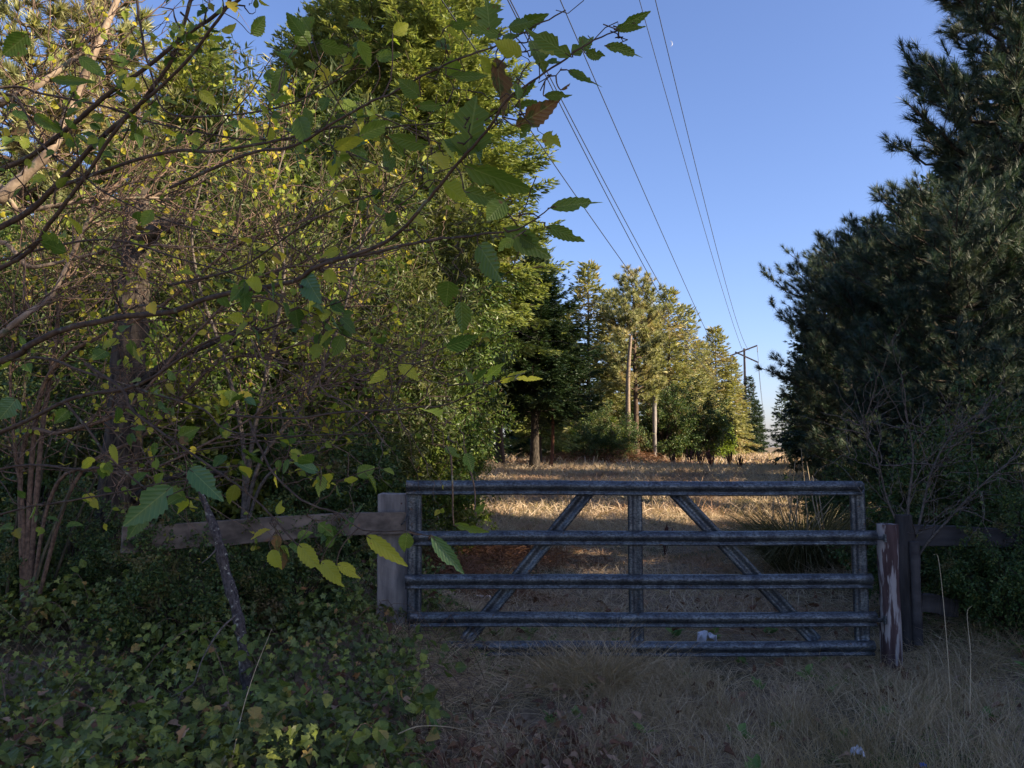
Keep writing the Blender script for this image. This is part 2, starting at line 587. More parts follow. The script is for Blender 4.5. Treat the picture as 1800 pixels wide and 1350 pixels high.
# ------------------------------------------------------------------ ground
gx = np.concatenate([-np.geomspace(1500, 12, 24), np.linspace(-11.8, 18, 150), np.geomspace(18.3, 1500, 24)])
gy = np.concatenate([-np.geomspace(600, 4, 12), np.linspace(-3.6, 40, 200), np.geomspace(40.5, 3000, 40)])
GX, GY = np.meshgrid(gx, gy)
V = np.stack([GX, GY, gh(GX, GY)], -1).reshape(-1, 3)
nx, ny = len(gx), len(gy)
i, j = np.meshgrid(np.arange(nx - 1), np.arange(ny - 1))
q = (j * nx + i).ravel()
F = np.stack([q, q + 1, q + nx + 1, q + nx], -1)
mb = MB().add(V, F)
tag(link('ground', mb.mesh('ground', M['ground'])), kind='structure')

# pale ground added unseen behind the camera to bounce sunlight into the shade
rx, ry = np.meshgrid(np.linspace(-70, 70, 141), np.linspace(-17, -2.6, 16))
V = np.stack([rx, ry, gh(rx, ry) + .012], -1).reshape(-1, 3)
i, j = np.meshgrid(np.arange(140), np.arange(15))
q = (j * 141 + i).ravel()
mb = MB().add(V, np.stack([q, q + 1, q + 142, q + 141], -1))
tag(link('added_bounce_ground', mb.mesh('added_bounce_ground', bark_mat('pale_bounce', (.30, .27, .23), (.50, .46, .40), 30, (1, 1, 1), .5))), kind='structure')

# ------------------------------------------------------------------ gate
GY0 = 6.25
K = GY0 / FPX


def gz(py):
    return at(1118, py, GY0)[2]


def gx_(px):
    return at(px, 980, GY0)[0]


RAIL = np.array([[.004, .056], [-.012, .054], [-.028, .044], [-.038, .028], [-.040, .012], [-.034, -.004], [-.020, -.016], [-.008, -.022],
                 [-.008, -.030], [-.020, -.036], [-.022, -.052], [-.004, -.056]])        # (towards viewer is negative, up)
RIB = np.array([[.004, .056], [-.016, .054], [-.022, .044], [-.022, .026], [-.010, .016], [-.006, .0], [-.010, -.016], [-.022, -.026],
                [-.022, -.044], [-.016, -.054], [.004, -.056]])


def channel(mb, a, b, prof, yoff=0.0, bend=0.0, n=24, rng=None):
    """pressed sheet profile swept from a to b in the gate's plane (x, z); thickness 3 mm"""
    a, b = np.asarray(a, float), np.asarray(b, float)
    T = norm(b - a)
    U = np.array([-T[1], T[0]])
    back = prof[::-1] + np.array([.012, 0])
    P = np.concatenate([prof, back])
    t = np.linspace(0, 1, n)
    c = a + (b - a) * t[:, None]
    wob = bend * np.sin(t * np.pi * 2.3)
    if rng is not None:
        wob = wob + np.convolve(rng.standard_normal(n), np.ones(5) / 5, 'same') * .0018
    V = np.zeros((n, len(P), 3))
    V[:, :, 0] = c[:, None, 0] + U[0] * (P[None, :, 1] + wob[:, None])
    V[:, :, 2] = c[:, None, 1] + U[1] * (P[None, :, 1] + wob[:, None])
    V[:, :, 1] = GY0 + yoff + P[None, :, 0] + wob[:, None] * .6
    k = len(P)
    i = np.arange(n - 1)[:, None] * k
    j = np.arange(k)[None, :]
    kk = (j + 1) % k
    F = np.stack([i + j, i + kk, i + k + kk, i + k + j], -1).reshape(-1, 4)
    mb.add(V.reshape(-1, 3), F)
    ends = []
    h = len(prof)
    for e in (0, (n - 1) * k):
        for q in range(h - 1):
            ends.append([e + q, e + q + 1, e + k - 2 - q, e + k - 1 - q])
    mb.f.append(np.array(ends, np.int32) + (mb.n - len(P) * n))
    mb.m.append(np.zeros(len(ends), np.int32))


rg = np.random.default_rng(4)
gate = thing('metal_gate', 'blue-grey galvanised farm gate with five ribbed rails and two slanting braces', 'gate', (gx_(1545), GY0, 0))
rails = [(713, 1519, 857.5, 'rail'), (727, 1541, 946.5, 'rail'), (713, 1531, 1023, 'rail'), (722, 1536, 1090, 'rail'), (745, 1531, 1141, 'rail')]
for xa, xb, py, nm in rails:
    mb = MB()
    channel(mb, (gx_(xa), gz(py)), (gx_(xb), gz(py + (1 if py < 900 else -1))), RAIL, 0, .003, 40, rg)
    part(nm, mb, M['gate'], gate)
for px in (727, 1118, 1513):
    mb = MB()
    channel(mb, (gx_(px + 1), gz(1139)), (gx_(px), gz(850)), RIB, .030, 0, 14, rg)
    o = part('upright', mb, M['gate'], gate)
for (xa, ya, xb, yb) in ((818, 1130, 1040, 860), (1435, 1130, 1186, 860)):
    mb = MB()
    channel(mb, (gx_(xa), gz(yb * 0 + ya)), (gx_(xb), gz(yb)), RIB * np.array([1, .95]), .056, 0, 14, rg)
    part('brace', mb, M['gate'], gate)
# bolts where rails cross the uprights
for px in (727, 1118, 1513):
    for _, _, py, _ in rails[:4]:
        c = at(px, py - 3, GY0 - .043)
        mb = MB()
        add_tube(mb, [c + [0, .012, 0], c + [0, -.003, 0]], .008, 8)
        part('bolt', mb, M['gate'], gate)
# hinge strap to the right hand post
for py in (946, 1090):
    mb = MB()
    a_, b_ = at(1530, py, GY0 + .01), at(1556, py, GY0 + .05)
    mb.add(*beam(a_, b_, .03, .012))
    add_tube(mb, [b_ + [0, 0, -.03], b_ + [0, 0, .03]], .014, 8)
    part('hinge', mb, M['gate'], gate)
# chain latch at the left
mb = MB()
c0, c1_ = at(716, 905, GY0 - .01), at(700, 915, GY0 + .05)
ch = spline([c0, (c0 + c1_) / 2 + [0, -.02, -.05], c1_], 12)
add_tube(mb, ch, .006, 6)
part('chain', mb, M['gate'], gate)

# ------------------------------------------------------------------ posts and boards
rng = np.random.default_rng(11)


def square_post(name, label, x0, x1, ytop, Y, zb, mat, depth=None, taper=1.0):
    a, b = at(x0, ytop, Y), at(x1, ytop, Y)
    w = b[0] - a[0]
    d = depth or w
    cx, cy, zt = (a[0] + b[0]) / 2, Y + d / 2, a[2]
    t = thing(name, label, 'post', (cx, cy, zb))
    n = 16
    mbp = MB()
    mbp.add(*beam((cx, cy, zb), (cx, cy, zt), w, d, up=np.array([1.0, 0, 0]), nseg=n, rough=.0025, rng=rng))
    o = part('post_shaft', mbp, mat, t, smooth=False)
    bv = o.modifiers.new('bevel', 'BEVEL')
    bv.width = .008
    bv.segments = 2
    return t


square_post('gate_post', 'square weathered grey gate post at the latch side of the gate', 664, 713, 869, 6.33, .1, M['grey_wood'])


def board(name, label, a, b, h, w, mat, n=24, warp=.012):
    mid = (np.asarray(a) + np.asarray(b)) / 2
    V, F = beam(a, b, h, w, nseg=n, rough=.0015, rng=rng)
    V = V.reshape(-1, 4, 3)
    t = np.linspace(0, 1, n + 1)
    V[:, :, 2] += (warp * np.sin(t * 5.1))[:, None]
    V[:, 2:4, 2] += (np.convolve(rng.standard_normal(n + 1), np.ones(4) / 4, 'same') * .008)[:, None]
    mbb = MB().add(V.reshape(-1, 3), F)
    o = link(name, mbb.mesh(name, mat, False, mid), None, mid)
    tag(o, label, 'fence board')
    bv = o.modifiers.new('bevel', 'BEVEL')
    bv.width = .005
    bv.segments = 2
    return o


board('fence_board', 'long brown fence board running left from the grey gate post into the thicket', at(712, 919, 6.30), at(214, 945, 5.2), .17, .045, M['plank'])
board('fence_board', 'grey fence board behind the twigs right of the red gate post', at(1590, 940, 6.75), at(2000, 962, 6.9), .17, .045, M['plank_grey'])
board('fence_board', 'short low pale board end among weeds right of the gate', at(1618, 1060, 6.7), at(1684, 1068, 6.75), .15, .04, M['plank_grey'])


def round_post(name, label, px, wpx, ytop, Y, zb, mat, lean=0.0):
    top = at(px, ytop, Y)
    r = wpx / 2 * Y / FPX
    t = thing(name, label, 'post', (top[0], Y, zb))
    mbp = MB()
    n = 14
    s = np.linspace(0, 1, n)
    P = np.stack([top[0] + lean * (s - 1), np.full(n, Y), zb + (top[2] - zb) * s], -1)
    add_tube(mbp, P, r * (1 + .06 * np.sin(s * 9)), 20, jitter=.025, rng=rng)
    part('post_shaft', mbp, mat, t)
    return t


round_post('gate_post', 'round gate post with peeling red and white paint at the hinge side', 1559, 34, 921, 6.36, 0.0, M['red_post'])
round_post('fence_post', 'dark wooden post standing close behind the red gate post', 1588, 26, 905, 6.7, 0.0, M['dark_post'])
round_post('fence_post', 'thin grey post between the dark post and the low board end', 1607, 16, 952, 6.62, 0.1, M['plank_grey'])

# ------------------------------------------------------------------ generic plant builders (local space, base at origin)


def conifer(seed, H, R, nb, base=.06, droop=.28, sp_len=.13, sp_w=.035, spacing=.10, el=(5, 40), prof=.85, fan=3, r0=None, sparse=0.0, stagger=.3, gap=None):
    r = np.random.default_rng(seed)
    tr, cr = MB(), MB()
    s = np.linspace(0, 1, 14)
    wob = np.cumsum(r.standard_normal((14, 2)) * .012 * H / 10, 0)
    TP = np.stack([wob[:, 0], wob[:, 1], H * s * .99], -1)
    r0 = r0 or H * .016
    add_tube(tr, TP, r0 * (1 - s * .93) * (1 + .35 * np.exp(-s * 25)), 10)
    O, D, N, L, W = [], [], [], [], []
    BP, BR = [], []
    for b in range(nb):
        t = base + (1 - base) * ((b + r.uniform(0, 1)) / nb) ** .92
        if t > .985:
            t = .985
        if gap is not None and gap[0] < t < gap[1] and r.uniform() < .7:
            continue
        az = b * 2.39996 + r.uniform(-.4, .4)
        length = R * ((1 - t) ** prof + .03) * r.uniform(1 - stagger, 1.08)
        if t < base + .12:
            length *= r.uniform(.55, 1)
        e = math.radians(el[0] + (el[1] - el[0]) * t + r.uniform(-8, 8))
        k = 9
        u = np.linspace(0, 1, k)
        rad = length * u
        zz = H * t + length * (math.tan(e) * u - droop * (1.4 - t) * u ** 1.6 + .12 * u ** 4)
        side = r.uniform(-.12, .12) * length * u ** 2
        ca, sa = math.cos(az), math.sin(az)
        P = np.stack([rad * ca - side * sa, rad * sa + side * ca, zz], -1)
        ti = t * 13
        i0 = min(int(ti), 12)
        P[:, :2] += TP[i0, :2] * (1 - (ti - i0)) + TP[i0 + 1, :2] * (ti - i0)
        BP.append(P)
        BR.append((r0 * .22 * (length / R) ** .7 + .004) * (1 - u * .85))
        # branchlets
        nbl = max(4, int(length / spacing * 1.6))
        uu = np.sort(r.uniform(.12 + .2 * sparse, 1.0, nbl)) ** .9
        uu[-1] = 1.0
        idx = uu * (k - 1)
        i0 = np.minimum(idx.astype(int), k - 2)
        fr = (idx - i0)[:, None]
        Q = P[i0] * (1 - fr) + P[i0 + 1] * fr
        T = norm(P[i0 + 1] - P[i0])
        sd = np.where(np.arange(nbl) % 2 == 0, 1.0, -1.0)
        sd = sd[:, None] * norm(np.cross(T, UP))
        ang = r.uniform(.5, 1.1, nbl)[:, None]
        dirb = norm(T * np.cos(ang) + sd * np.sin(ang) + UP * r.uniform(-.35, .12, (nbl, 1)))
        dirb[-1] = T[-1]
        lb = (.34 * length * (1 - uu) ** .8 + sp_len * .9) * r.uniform(.6, 1.15, nbl)
        ns = np.maximum(1, (lb / (sp_len * .42)).astype(int))
        tot = ns.sum()
        rep = np.repeat(np.arange(nbl), ns)
        w = (np.arange(tot) - np.repeat(np.cumsum(ns) - ns, ns) + r.uniform(.2, .8, tot)) / np.repeat(ns, ns)
        base_o = Q[rep] + dirb[rep] * (lb[rep] * w)[:, None] - UP * (w ** 2 * lb[rep] * .18)[:, None]
        for q in range(fan):
            sgn = r.uniform(-1, 1, tot)[:, None]
            dd = norm(dirb[rep] + np.cross(dirb[rep], UP) * sgn * 1.1 + UP * r.uniform(-.35, .28, (tot, 1)))
            O.append(base_o + r.standard_normal((tot, 3)) * sp_len * .12)
            D.append(dd)
            N.append(norm(UP + r.standard_normal((tot, 3)) * .55))
            L.append(sp_len * r.uniform(.6, 1.3, tot))
            W.append(sp_w * r.uniform(.6, 1.3, tot))
        BP.append(None)
    V_ = [p for p in BP if p is not None]
    Vt, Ft = tubes3(np.stack(V_), np.stack(BR))
    tr.add(Vt, Ft)
    cr.add(*leafq(np.concatenate(O), np.concatenate(D), np.concatenate(N), np.concatenate(L), np.concatenate(W)))
    return tr, cr


def needles(mb, C, A, n, ln, w, spread, r, mi=0):
    """tufts of needles: centres C, axes A, n needles per tuft, thin triangles"""
    T = len(C)
    rep = np.repeat(np.arange(T), n)
    A = norm(A)
    rv = norm(r.standard_normal((T * n, 3)))
    d = norm(A[rep] * r.uniform(.25, 1.1, (T * n, 1)) + rv * spread)
    o = C[rep] - A[rep] * r.uniform(0, .10, (T * n, 1))
    L = ln * r.uniform(.7, 1.15, T * n)[:, None]
    S = norm(np.cross(d, rv + .01)) * w
    tip = o + d * L
    tip[:, 2] -= L[:, 0] * .08
    V = np.stack([o - S, o + S, tip], 1).reshape(-1, 3)
    mb.add(V, np.arange(len(V)).reshape(-1, 3), mi)


def pine(seed, H, R, nl, base=.12, n=40, ln=.16, w=.003, sub=9, tuft_gap=.28, r0=None, prof=.7, upturn=.35, dead=.0, top_round=False, spread=.75, tufts_per=1.0):
    r = np.random.default_rng(seed)
    tr, cr = MB(), MB()
    s = np.linspace(0, 1, 14)
    wob = np.cumsum(r.standard_normal((14, 2)) * .02 * H / 8, 0)
    TP = np.stack([wob[:, 0], wob[:, 1], H * s * .98], -1)
    r0 = r0 or H * .018
    add_tube(tr, TP, r0 * (1 - s * .9) * (1 + .3 * np.exp(-s * 25)), 10)
    BP, BR, C, A = [], [], [], []
    SB, SR = [], []
    for b in range(nl):
        t = base + (1 - base) * ((b + r.uniform(0, 1)) / nl) ** .95
        az = b * 2.39996 + r.uniform(-.5, .5)
        if top_round:
            shape = math.sqrt(max(0.02, 1 - ((t - .55) / .5) ** 2)) if t > .55 else .55 + .45 * (t / .55)
        else:
            shape = (1 - t) ** prof + .08
        length = R * shape * r.uniform(.6, 1.1)
        e = r.uniform(-.12, .25) + .35 * t
        k = 8
        u = np.linspace(0, 1, k)
        zz = H * t + length * (math.tan(e) * u - .1 * u + upturn * u ** 2.2)
        side = r.uniform(-.2, .2) * length * u ** 1.6
        ca, sa = math.cos(az), math.sin(az)
        P = np.stack([length * u * ca - side * sa, length * u * sa + side * ca, zz], -1)
        ti = min(t * 13, 12.99)
        i0 = int(ti)
        P[:, :2] += TP[i0, :2] * (1 - (ti - i0)) + TP[i0 + 1, :2] * (ti - i0)
        P[1:] += r.standard_normal((k - 1, 3)) * .025 * length
        BP.append(P)
        BR.append((r0 * .3 * (length / R) ** .7 + .006) * (1 - u * .8))
        C.append(P[-1:])
        A.append(norm(P[-1:] - P[-2:-1] + [0, 0, .05]))
        nsb = max(2, int(sub * length / R))
        uu = r.uniform(.25, .98, nsb)
        idx = uu * (k - 1)
        i1 = np.minimum(idx.astype(int), k - 2)
        fr = (idx - i1)[:, None]
        Q = P[i1] * (1 - fr) + P[i1 + 1] * fr
        T = norm(P[i1 + 1] - P[i1])
        sd = norm(np.cross(T, UP)) * r.choice([-1, 1], (nsb, 1))
        db = norm(T * .75 + sd * r.uniform(.4, 1, (nsb, 1)) + UP * r.uniform(-.15, .6, (nsb, 1)))
        lb = (.42 * length * (1.05 - uu) + .16) * r.uniform(.6, 1.2, nsb)
        v = np.linspace(0, 1, 5)[None, :, None]
        SP_ = Q[:, None, :] + db[:, None, :] * lb[:, None, None] * v + UP * (.25 * lb[:, None, None] * v ** 2)
        SB.append(SP_)
        SR.append(np.broadcast_to(.006 * (1 - .6 * v[..., 0]) + .002, (nsb, 5)))
        if r.uniform() < dead:
            continue
        for q in range(nsb):
            nt_ = max(1, int(lb[q] / tuft_gap * tufts_per) + 1)
            ww = np.linspace(1, .3, nt_) if nt_ > 1 else np.array([1.0])
            off = r.standard_normal((nt_, 3)) * .05
            off[0] = 0
            pts = Q[q] + db[q] * (lb[q] * ww)[:, None] + UP * (.25 * lb[q] * ww ** 2)[:, None] + off
            C.append(pts)
            A.append(norm(db[q] + UP * .45 + off * 6))
    Vt, Ft = tubes3(np.stack(BP), np.stack(BR))
    tr.add(Vt, Ft)
    Vt, Ft = tubes3(np.concatenate(SB), np.concatenate(SR))
    tr.add(Vt, Ft)
    needles(cr, np.concatenate(C), np.concatenate([np.atleast_2d(a) for a in A]), n, ln, w, spread, r)
    return tr, cr


def broadleaf(seed, H, R, nclump, base=.2, n=420, lf=.085, lw=.028, cr_r=.5, twigs=14, narrow=False, r0=.09, lean=(0, 0), droop=.2, squash=1.0, stems=1, flat=.35):
    """trunk and curved limbs ending in uneven clumps of leaves"""
    r = np.random.default_rng(seed)
    tr, cr = MB(), MB()
    zc = H * (base + 1) / 2
    hz = H * (1 - base) / 2
    d = norm(r.standard_normal((nclump, 3)))
    rad = r.uniform(.35, 1.0, nclump) ** .6
    C = d * rad[:, None] * np.array([R, R * squash, hz]) + [lean[0], lean[1], zc]
    C[:, 2] = np.maximum(C[:, 2], .15)
    stem_base = r.standard_normal((stems, 2)) * (.12 * (stems > 1)) * R
    LP, LR = [], []
    if stems == 1:
        s = np.linspace(0, 1, 8)
        P = np.stack([lean[0] * s ** 2 + .05 * np.sin(s * 5), lean[1] * s ** 2, zc * 1.15 * s], -1)
        add_tube(tr, P, r0 * (1 - .75 * s), 9, jitter=.05, rng=r)
    TW, TWR = [], []
    O, D, N, L, W = [], [], [], [], []
    for c in C:
        u = np.linspace(0, 1, 9)[:, None]
        if stems == 1:
            h0 = min(zc * 1.1, max(c[2] * r.uniform(.35, .8), H * .06))
            p0 = np.array([lean[0] * (h0 / (zc * 1.15)) ** 2, lean[1] * (h0 / (zc * 1.15)) ** 2, h0])
        else:
            sb = stem_base[r.integers(stems)]
            p0 = np.array([sb[0], sb[1], 0.0])
        ctrl = p0 + (c - p0) * .5 + np.array([0, 0, .18 * np.linalg.norm(c - p0)]) + r.standard_normal(3) * .12
        P = p0 * (1 - u) ** 2 + 2 * ctrl * u * (1 - u) + c * u ** 2
        LP.append(P)
        LR.append((r0 * .28 + .004) * (1 - .8 * u[:, 0]))
        # twigs
        cr_ = cr_r * r.uniform(.6, 1.35)
        td = norm(r.standard_normal((twigs, 3)) + norm(c - [0, 0, zc]) * .8 - UP * droop)
        tl = cr_ * r.uniform(.5, 1.25, twigs)
        v = np.linspace(0, 1, 5)[None, :, None]
        start = P[r.integers(5, 9, twigs)]
        T_ = start[:, None, :] + td[:, None, :] * tl[:, None, None] * v - UP * (droop * .5 * tl[:, None, None] * v ** 2)
        TW.append(T_)
        TWR.append(np.broadcast_to(.0055 * (1 - .7 * v[..., 0]), (twigs, 5)))
        m_ = int(n * (cr_ / cr_r) ** 2 * r.uniform(.45, 1.15))
        ti = r.integers(0, twigs, m_)
        ww = r.uniform(.15, 1.05, m_)
        pos = start[ti] + td[ti] * (tl[ti] * ww)[:, None] - UP * (droop * .5 * tl[ti] * ww ** 2)[:, None] + r.standard_normal((m_, 3)) * lf * .55
        dd = norm(td[ti] * .7 + r.standard_normal((m_, 3)) * .75 - UP * droop)
        O.append(pos)
        D.append(dd)
        N.append(norm(UP * flat + r.standard_normal((m_, 3)) * .6 + np.array([.2, -.2, .2])))
        L.append(lf * r.uniform(.55, 1.25, m_))
        W.append(lw * r.uniform(.6, 1.25, m_))
    tr.add(*tubes3(np.stack(LP), np.stack(LR)))
    tr.add(*tubes3(np.concatenate(TW), np.concatenate(TWR)))
    cr.add(*leafq(np.concatenate(O), np.concatenate(D), np.concatenate(N), np.concatenate(L), np.concatenate(W), bend=.18))
    return tr, cr


def make_kind(builder, trunk_mat, crown_mat, crown_name='crown', trunk_name='trunk', crown_smooth=False):
    tr, cr = builder
    return (tr.mesh(trunk_name, trunk_mat), cr.mesh(crown_name, crown_mat, crown_smooth), trunk_name, crown_name)


def plant(kind, name, label, cat, x, y, s=1.0, rz=0.0, group=None, dz=0.0, tilt=0.0):
    t = thing(name, label, cat, (x, y, float(gh(x, y)) - .05 + dz), rz, group, s)
    t.rotation_euler = (tilt, 0, rz)
    link(kind[2], kind[0], t)
    link(kind[3], kind[1], t)
    return t


def px2x(px, Y):
    return at(px, 786, Y)[0]


# ------------------------------------------------------------------ woods: left side
BAY = make_kind(broadleaf(21, 6.4, 2.3, 110, base=.02, n=640, lf=.105, lw=.045, cr_r=.52, stems=4, r0=.10, flat=.5), M['bark_brown'], M['bay_leaf'])
BAY2 = make_kind(broadleaf(22, 5.6, 2.0, 100, base=.0, n=680, lf=.13, lw=.030, cr_r=.52, stems=5, r0=.08, droop=.1), M['bark_brown'], M['willow_leaf'])
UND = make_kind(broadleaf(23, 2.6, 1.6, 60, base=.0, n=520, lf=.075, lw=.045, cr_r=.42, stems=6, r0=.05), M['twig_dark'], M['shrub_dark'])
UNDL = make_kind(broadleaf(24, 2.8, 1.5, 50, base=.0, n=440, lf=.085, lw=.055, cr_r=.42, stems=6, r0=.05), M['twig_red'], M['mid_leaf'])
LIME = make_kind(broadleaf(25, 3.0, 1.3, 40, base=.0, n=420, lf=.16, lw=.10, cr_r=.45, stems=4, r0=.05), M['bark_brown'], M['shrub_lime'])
FIR_TALL = make_kind(conifer(31, 15.5, 4.8, 290, base=.27, droop=.42, sp_len=.19, sp_w=.055, spacing=.12, el=(8, 42), fan=4, prof=.70, stagger=.35), M['bark_brown'], M['fir_bright'])
FIR_YOUNG = make_kind(conifer(32, 11.2, 6.2, 230, base=.24, droop=.20, sp_len=.18, sp_w=.055, spacing=.12, el=(0, 40), fan=4, prof=1.0, stagger=.45, r0=.24), M['bark_dark'], M['fir_young'])
FIR_SLIM = make_kind(conifer(33, 10, 2.1, 170, base=.12, droop=.35, sp_len=.19, sp_w=.055, spacing=.13, el=(5, 40), fan=4, prof=.85), M['bark_brown'], M['fir_bright'])
FIR_FAR = make_kind(conifer(34, 13, 3.4, 170, base=.04, droop=.45, sp_len=.42, sp_w=.15, spacing=.27, el=(5, 35), fan=4, prof=.75, stagger=.35), M['bark_brown'], M['fir_far'])
FIR_FAR2 = make_kind(conifer(35, 13, 3.6, 160, base=.10, droop=.3, sp_len=.42, sp_w=.13, spacing=.30, el=(5, 35), fan=4, prof=.85, stagger=.5), M['bark_brown'], M['pine_far'])
FIR_GREEN_FAR = make_kind(conifer(36, 13, 3.4, 150, base=.02, droop=.42, sp_len=.42, sp_w=.15, spacing=.28, el=(5, 35), fan=4, prof=.8, stagger=.35), M['bark_brown'], M['fir_dark'])
PINE_FAR = make_kind(pine(41, 13, 2.8, 64, base=.34, n=40, ln=.40, w=.026, sub=13, tuft_gap=.42, prof=.45, upturn=.3, top_round=True), M['bark_brown'], M['pine_far'])
PINE_FAR2 = make_kind(pine(42, 14, 3.3, 80, base=.22, n=40, ln=.40, w=.026, sub=13, tuft_gap=.42, prof=.5, upturn=.3), M['bark_brown'], M['pine_far'])
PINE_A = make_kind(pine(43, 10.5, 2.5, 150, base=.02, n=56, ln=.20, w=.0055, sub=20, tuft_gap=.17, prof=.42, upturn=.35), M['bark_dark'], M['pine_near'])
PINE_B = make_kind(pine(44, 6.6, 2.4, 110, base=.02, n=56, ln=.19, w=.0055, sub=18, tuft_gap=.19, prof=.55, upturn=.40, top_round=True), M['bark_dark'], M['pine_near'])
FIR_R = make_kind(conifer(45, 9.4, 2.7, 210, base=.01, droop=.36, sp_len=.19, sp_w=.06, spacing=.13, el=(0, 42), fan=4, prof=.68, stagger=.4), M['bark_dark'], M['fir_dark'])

# the depth of the wood on both sides, seen only as one mass between the nearer trees
ftr, fcr = conifer(50, 13, 3.2, 60, base=.02, droop=.4, sp_len=.75, sp_w=.34, spacing=.55, el=(5, 35), fan=3, prof=.7, stagger=.35)
fv, ff, tv, tf = np.concatenate(fcr.v), np.concatenate(fcr.f), np.concatenate(ftr.v), np.concatenate([f for f in ftr.f if f.shape[1] == 4])


def far_wood(label, spots, seed):
    q = np.random.default_rng(seed)
    m_ = MB()
    for (px, Y, s_) in spots:
        x_ = px2x(px, Y)
        a_ = q.uniform(0, 6.28)
        Rm = np.array([[math.cos(a_), -math.sin(a_), 0], [math.sin(a_), math.cos(a_), 0], [0, 0, 1]]) * s_
        o_ = np.array([x_, Y, float(gh(x_, Y)) - .1])
        m_.add(fv @ Rm.T + o_, ff, 0)
        m_.add(tv @ Rm.T + o_, tf, 1)
    c = (0, spots[0][1], 0)
    tag(link('background_wood', m_.mesh('background_wood', [M['fir_dark'], M['bark_dark']], False, c), None, c), label, 'wood', kind='stuff')


rw_ = np.random.default_rng(8)
far_wood('dim wood filling the gaps behind the left-hand trees', [(px + rw_.uniform(-30, 30), Y, rw_.uniform(.75, 1.0)) for px, Y in
         [(-150, 34), (40, 33), (220, 36), (420, 35), (600, 34), (700, 44), (560, 48), (800, 48), (880, 55), (990, 78), (1060, 85), (340, 48), (120, 46), (-40, 48), (760, 60), (950, 95), (1110, 95), (1170, 100), (1215, 110)]], 1)
far_wood('dim wood filling the gaps behind the right-hand trees', [(px + rw_.uniform(-20, 20), Y, s_) for px, Y, s_ in
         [(1480, 38, .62), (1540, 36, .8), (1620, 34, .9), (1700, 33, .95), (1790, 32, 1), (1880, 34, 1), (1980, 34, 1), (1580, 50, .9), (1680, 48, 1), (1420, 84, .72), (1378, 120, .7), (2000, 24, 1), (1860, 24, .9)]], 2)

GL = 'trees massed along the left side'
for kind, name, lab, px, Y, s, rz in [
    (BAY, 'bay_tree', 'leafy evergreen tree behind the grey gate post, nearest the gate', 690, 13.5, .88, .3),
    (BAY, 'bay_tree', 'glossy evergreen tree left of the dark-trunked young fir', 735, 19, .95, 2.1),
    (BAY2, 'willow_tree', 'narrow-leaved tree behind the long fence board', 560, 11.5, 1.05, .9),
    (BAY2, 'willow_tree', 'narrow-leaved tree behind the rough dark trunk', 330, 10.5, 1.0, 3.0),
    (BAY, 'bay_tree', 'evergreen tree above the middle of the fence board', 480, 15, 1.25, 4.0),
    (BAY2, 'willow_tree', 'narrow-leaved tree at the left edge behind the pale limbs', 120, 12, .95, 5.0),
    (BAY2, 'willow_tree', 'tall narrow-leaved tree rising behind the fence board thicket', 630, 16.5, 1.55, 2.2),
    (BAY2, 'willow_tree', 'tallest narrow-leaved tree, above the tangled twigs', 450, 14.5, 1.6, 5.2),
    (BAY, 'bay_tree', 'farther evergreen tree at the left edge of the wood', 20, 17, 1.1, 1.2),
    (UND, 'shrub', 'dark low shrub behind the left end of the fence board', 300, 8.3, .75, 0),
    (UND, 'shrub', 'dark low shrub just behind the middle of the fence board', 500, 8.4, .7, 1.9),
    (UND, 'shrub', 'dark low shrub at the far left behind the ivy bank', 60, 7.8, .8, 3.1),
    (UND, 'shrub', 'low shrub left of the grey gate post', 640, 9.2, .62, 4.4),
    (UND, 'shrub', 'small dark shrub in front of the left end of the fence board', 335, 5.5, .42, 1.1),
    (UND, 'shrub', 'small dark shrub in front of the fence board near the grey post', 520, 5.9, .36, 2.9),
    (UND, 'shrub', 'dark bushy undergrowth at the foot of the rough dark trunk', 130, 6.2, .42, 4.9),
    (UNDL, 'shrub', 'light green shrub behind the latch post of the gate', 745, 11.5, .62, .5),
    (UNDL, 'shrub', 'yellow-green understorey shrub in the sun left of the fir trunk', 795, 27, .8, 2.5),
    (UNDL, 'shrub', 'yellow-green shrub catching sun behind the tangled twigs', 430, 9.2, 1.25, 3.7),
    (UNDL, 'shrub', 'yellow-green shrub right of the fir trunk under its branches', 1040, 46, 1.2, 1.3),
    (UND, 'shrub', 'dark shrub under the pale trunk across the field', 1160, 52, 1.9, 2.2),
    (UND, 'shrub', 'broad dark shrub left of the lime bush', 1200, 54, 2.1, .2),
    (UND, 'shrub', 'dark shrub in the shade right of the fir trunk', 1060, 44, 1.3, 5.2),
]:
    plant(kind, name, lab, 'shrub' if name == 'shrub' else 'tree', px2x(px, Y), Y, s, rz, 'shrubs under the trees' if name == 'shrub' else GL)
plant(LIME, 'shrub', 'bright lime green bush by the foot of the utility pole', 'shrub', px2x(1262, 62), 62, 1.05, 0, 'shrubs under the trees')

plant(FIR_TALL, 'fir_tree', 'tallest sunlit fir rising behind the overhanging leaves', 'tree', px2x(768, 24), 24, 1.12, .4, GL)
plant(FIR_TALL, 'fir_tree', 'tall fir close on the left of the tallest sunlit fir, their crowns touching', 'tree', px2x(655, 25.5), 25.5, 1.12, 5.1, GL)
plant(FIR_TALL, 'fir_tree', 'tall fir partly hidden left of the tallest sunlit fir', 'tree', px2x(560, 27), 27, 1.1, 2.0, GL)
plant(FIR_TALL, 'fir_tree', 'tall pale fir among the branches at the upper left', 'tree', px2x(330, 30), 30, 1.12, 3.3, GL)
plant(FIR_YOUNG, 'fir_tree', 'young fir with dark spreading lower branches and thick dark trunk', 'tree', px2x(940, 34), 34, .86, 1.2, GL)
plant(FIR_SLIM, 'fir_tree', 'slim bright fir with a thin red stem beside the young dark fir', 'tree', px2x(945, 39), 39, 1.22, .6, GL)
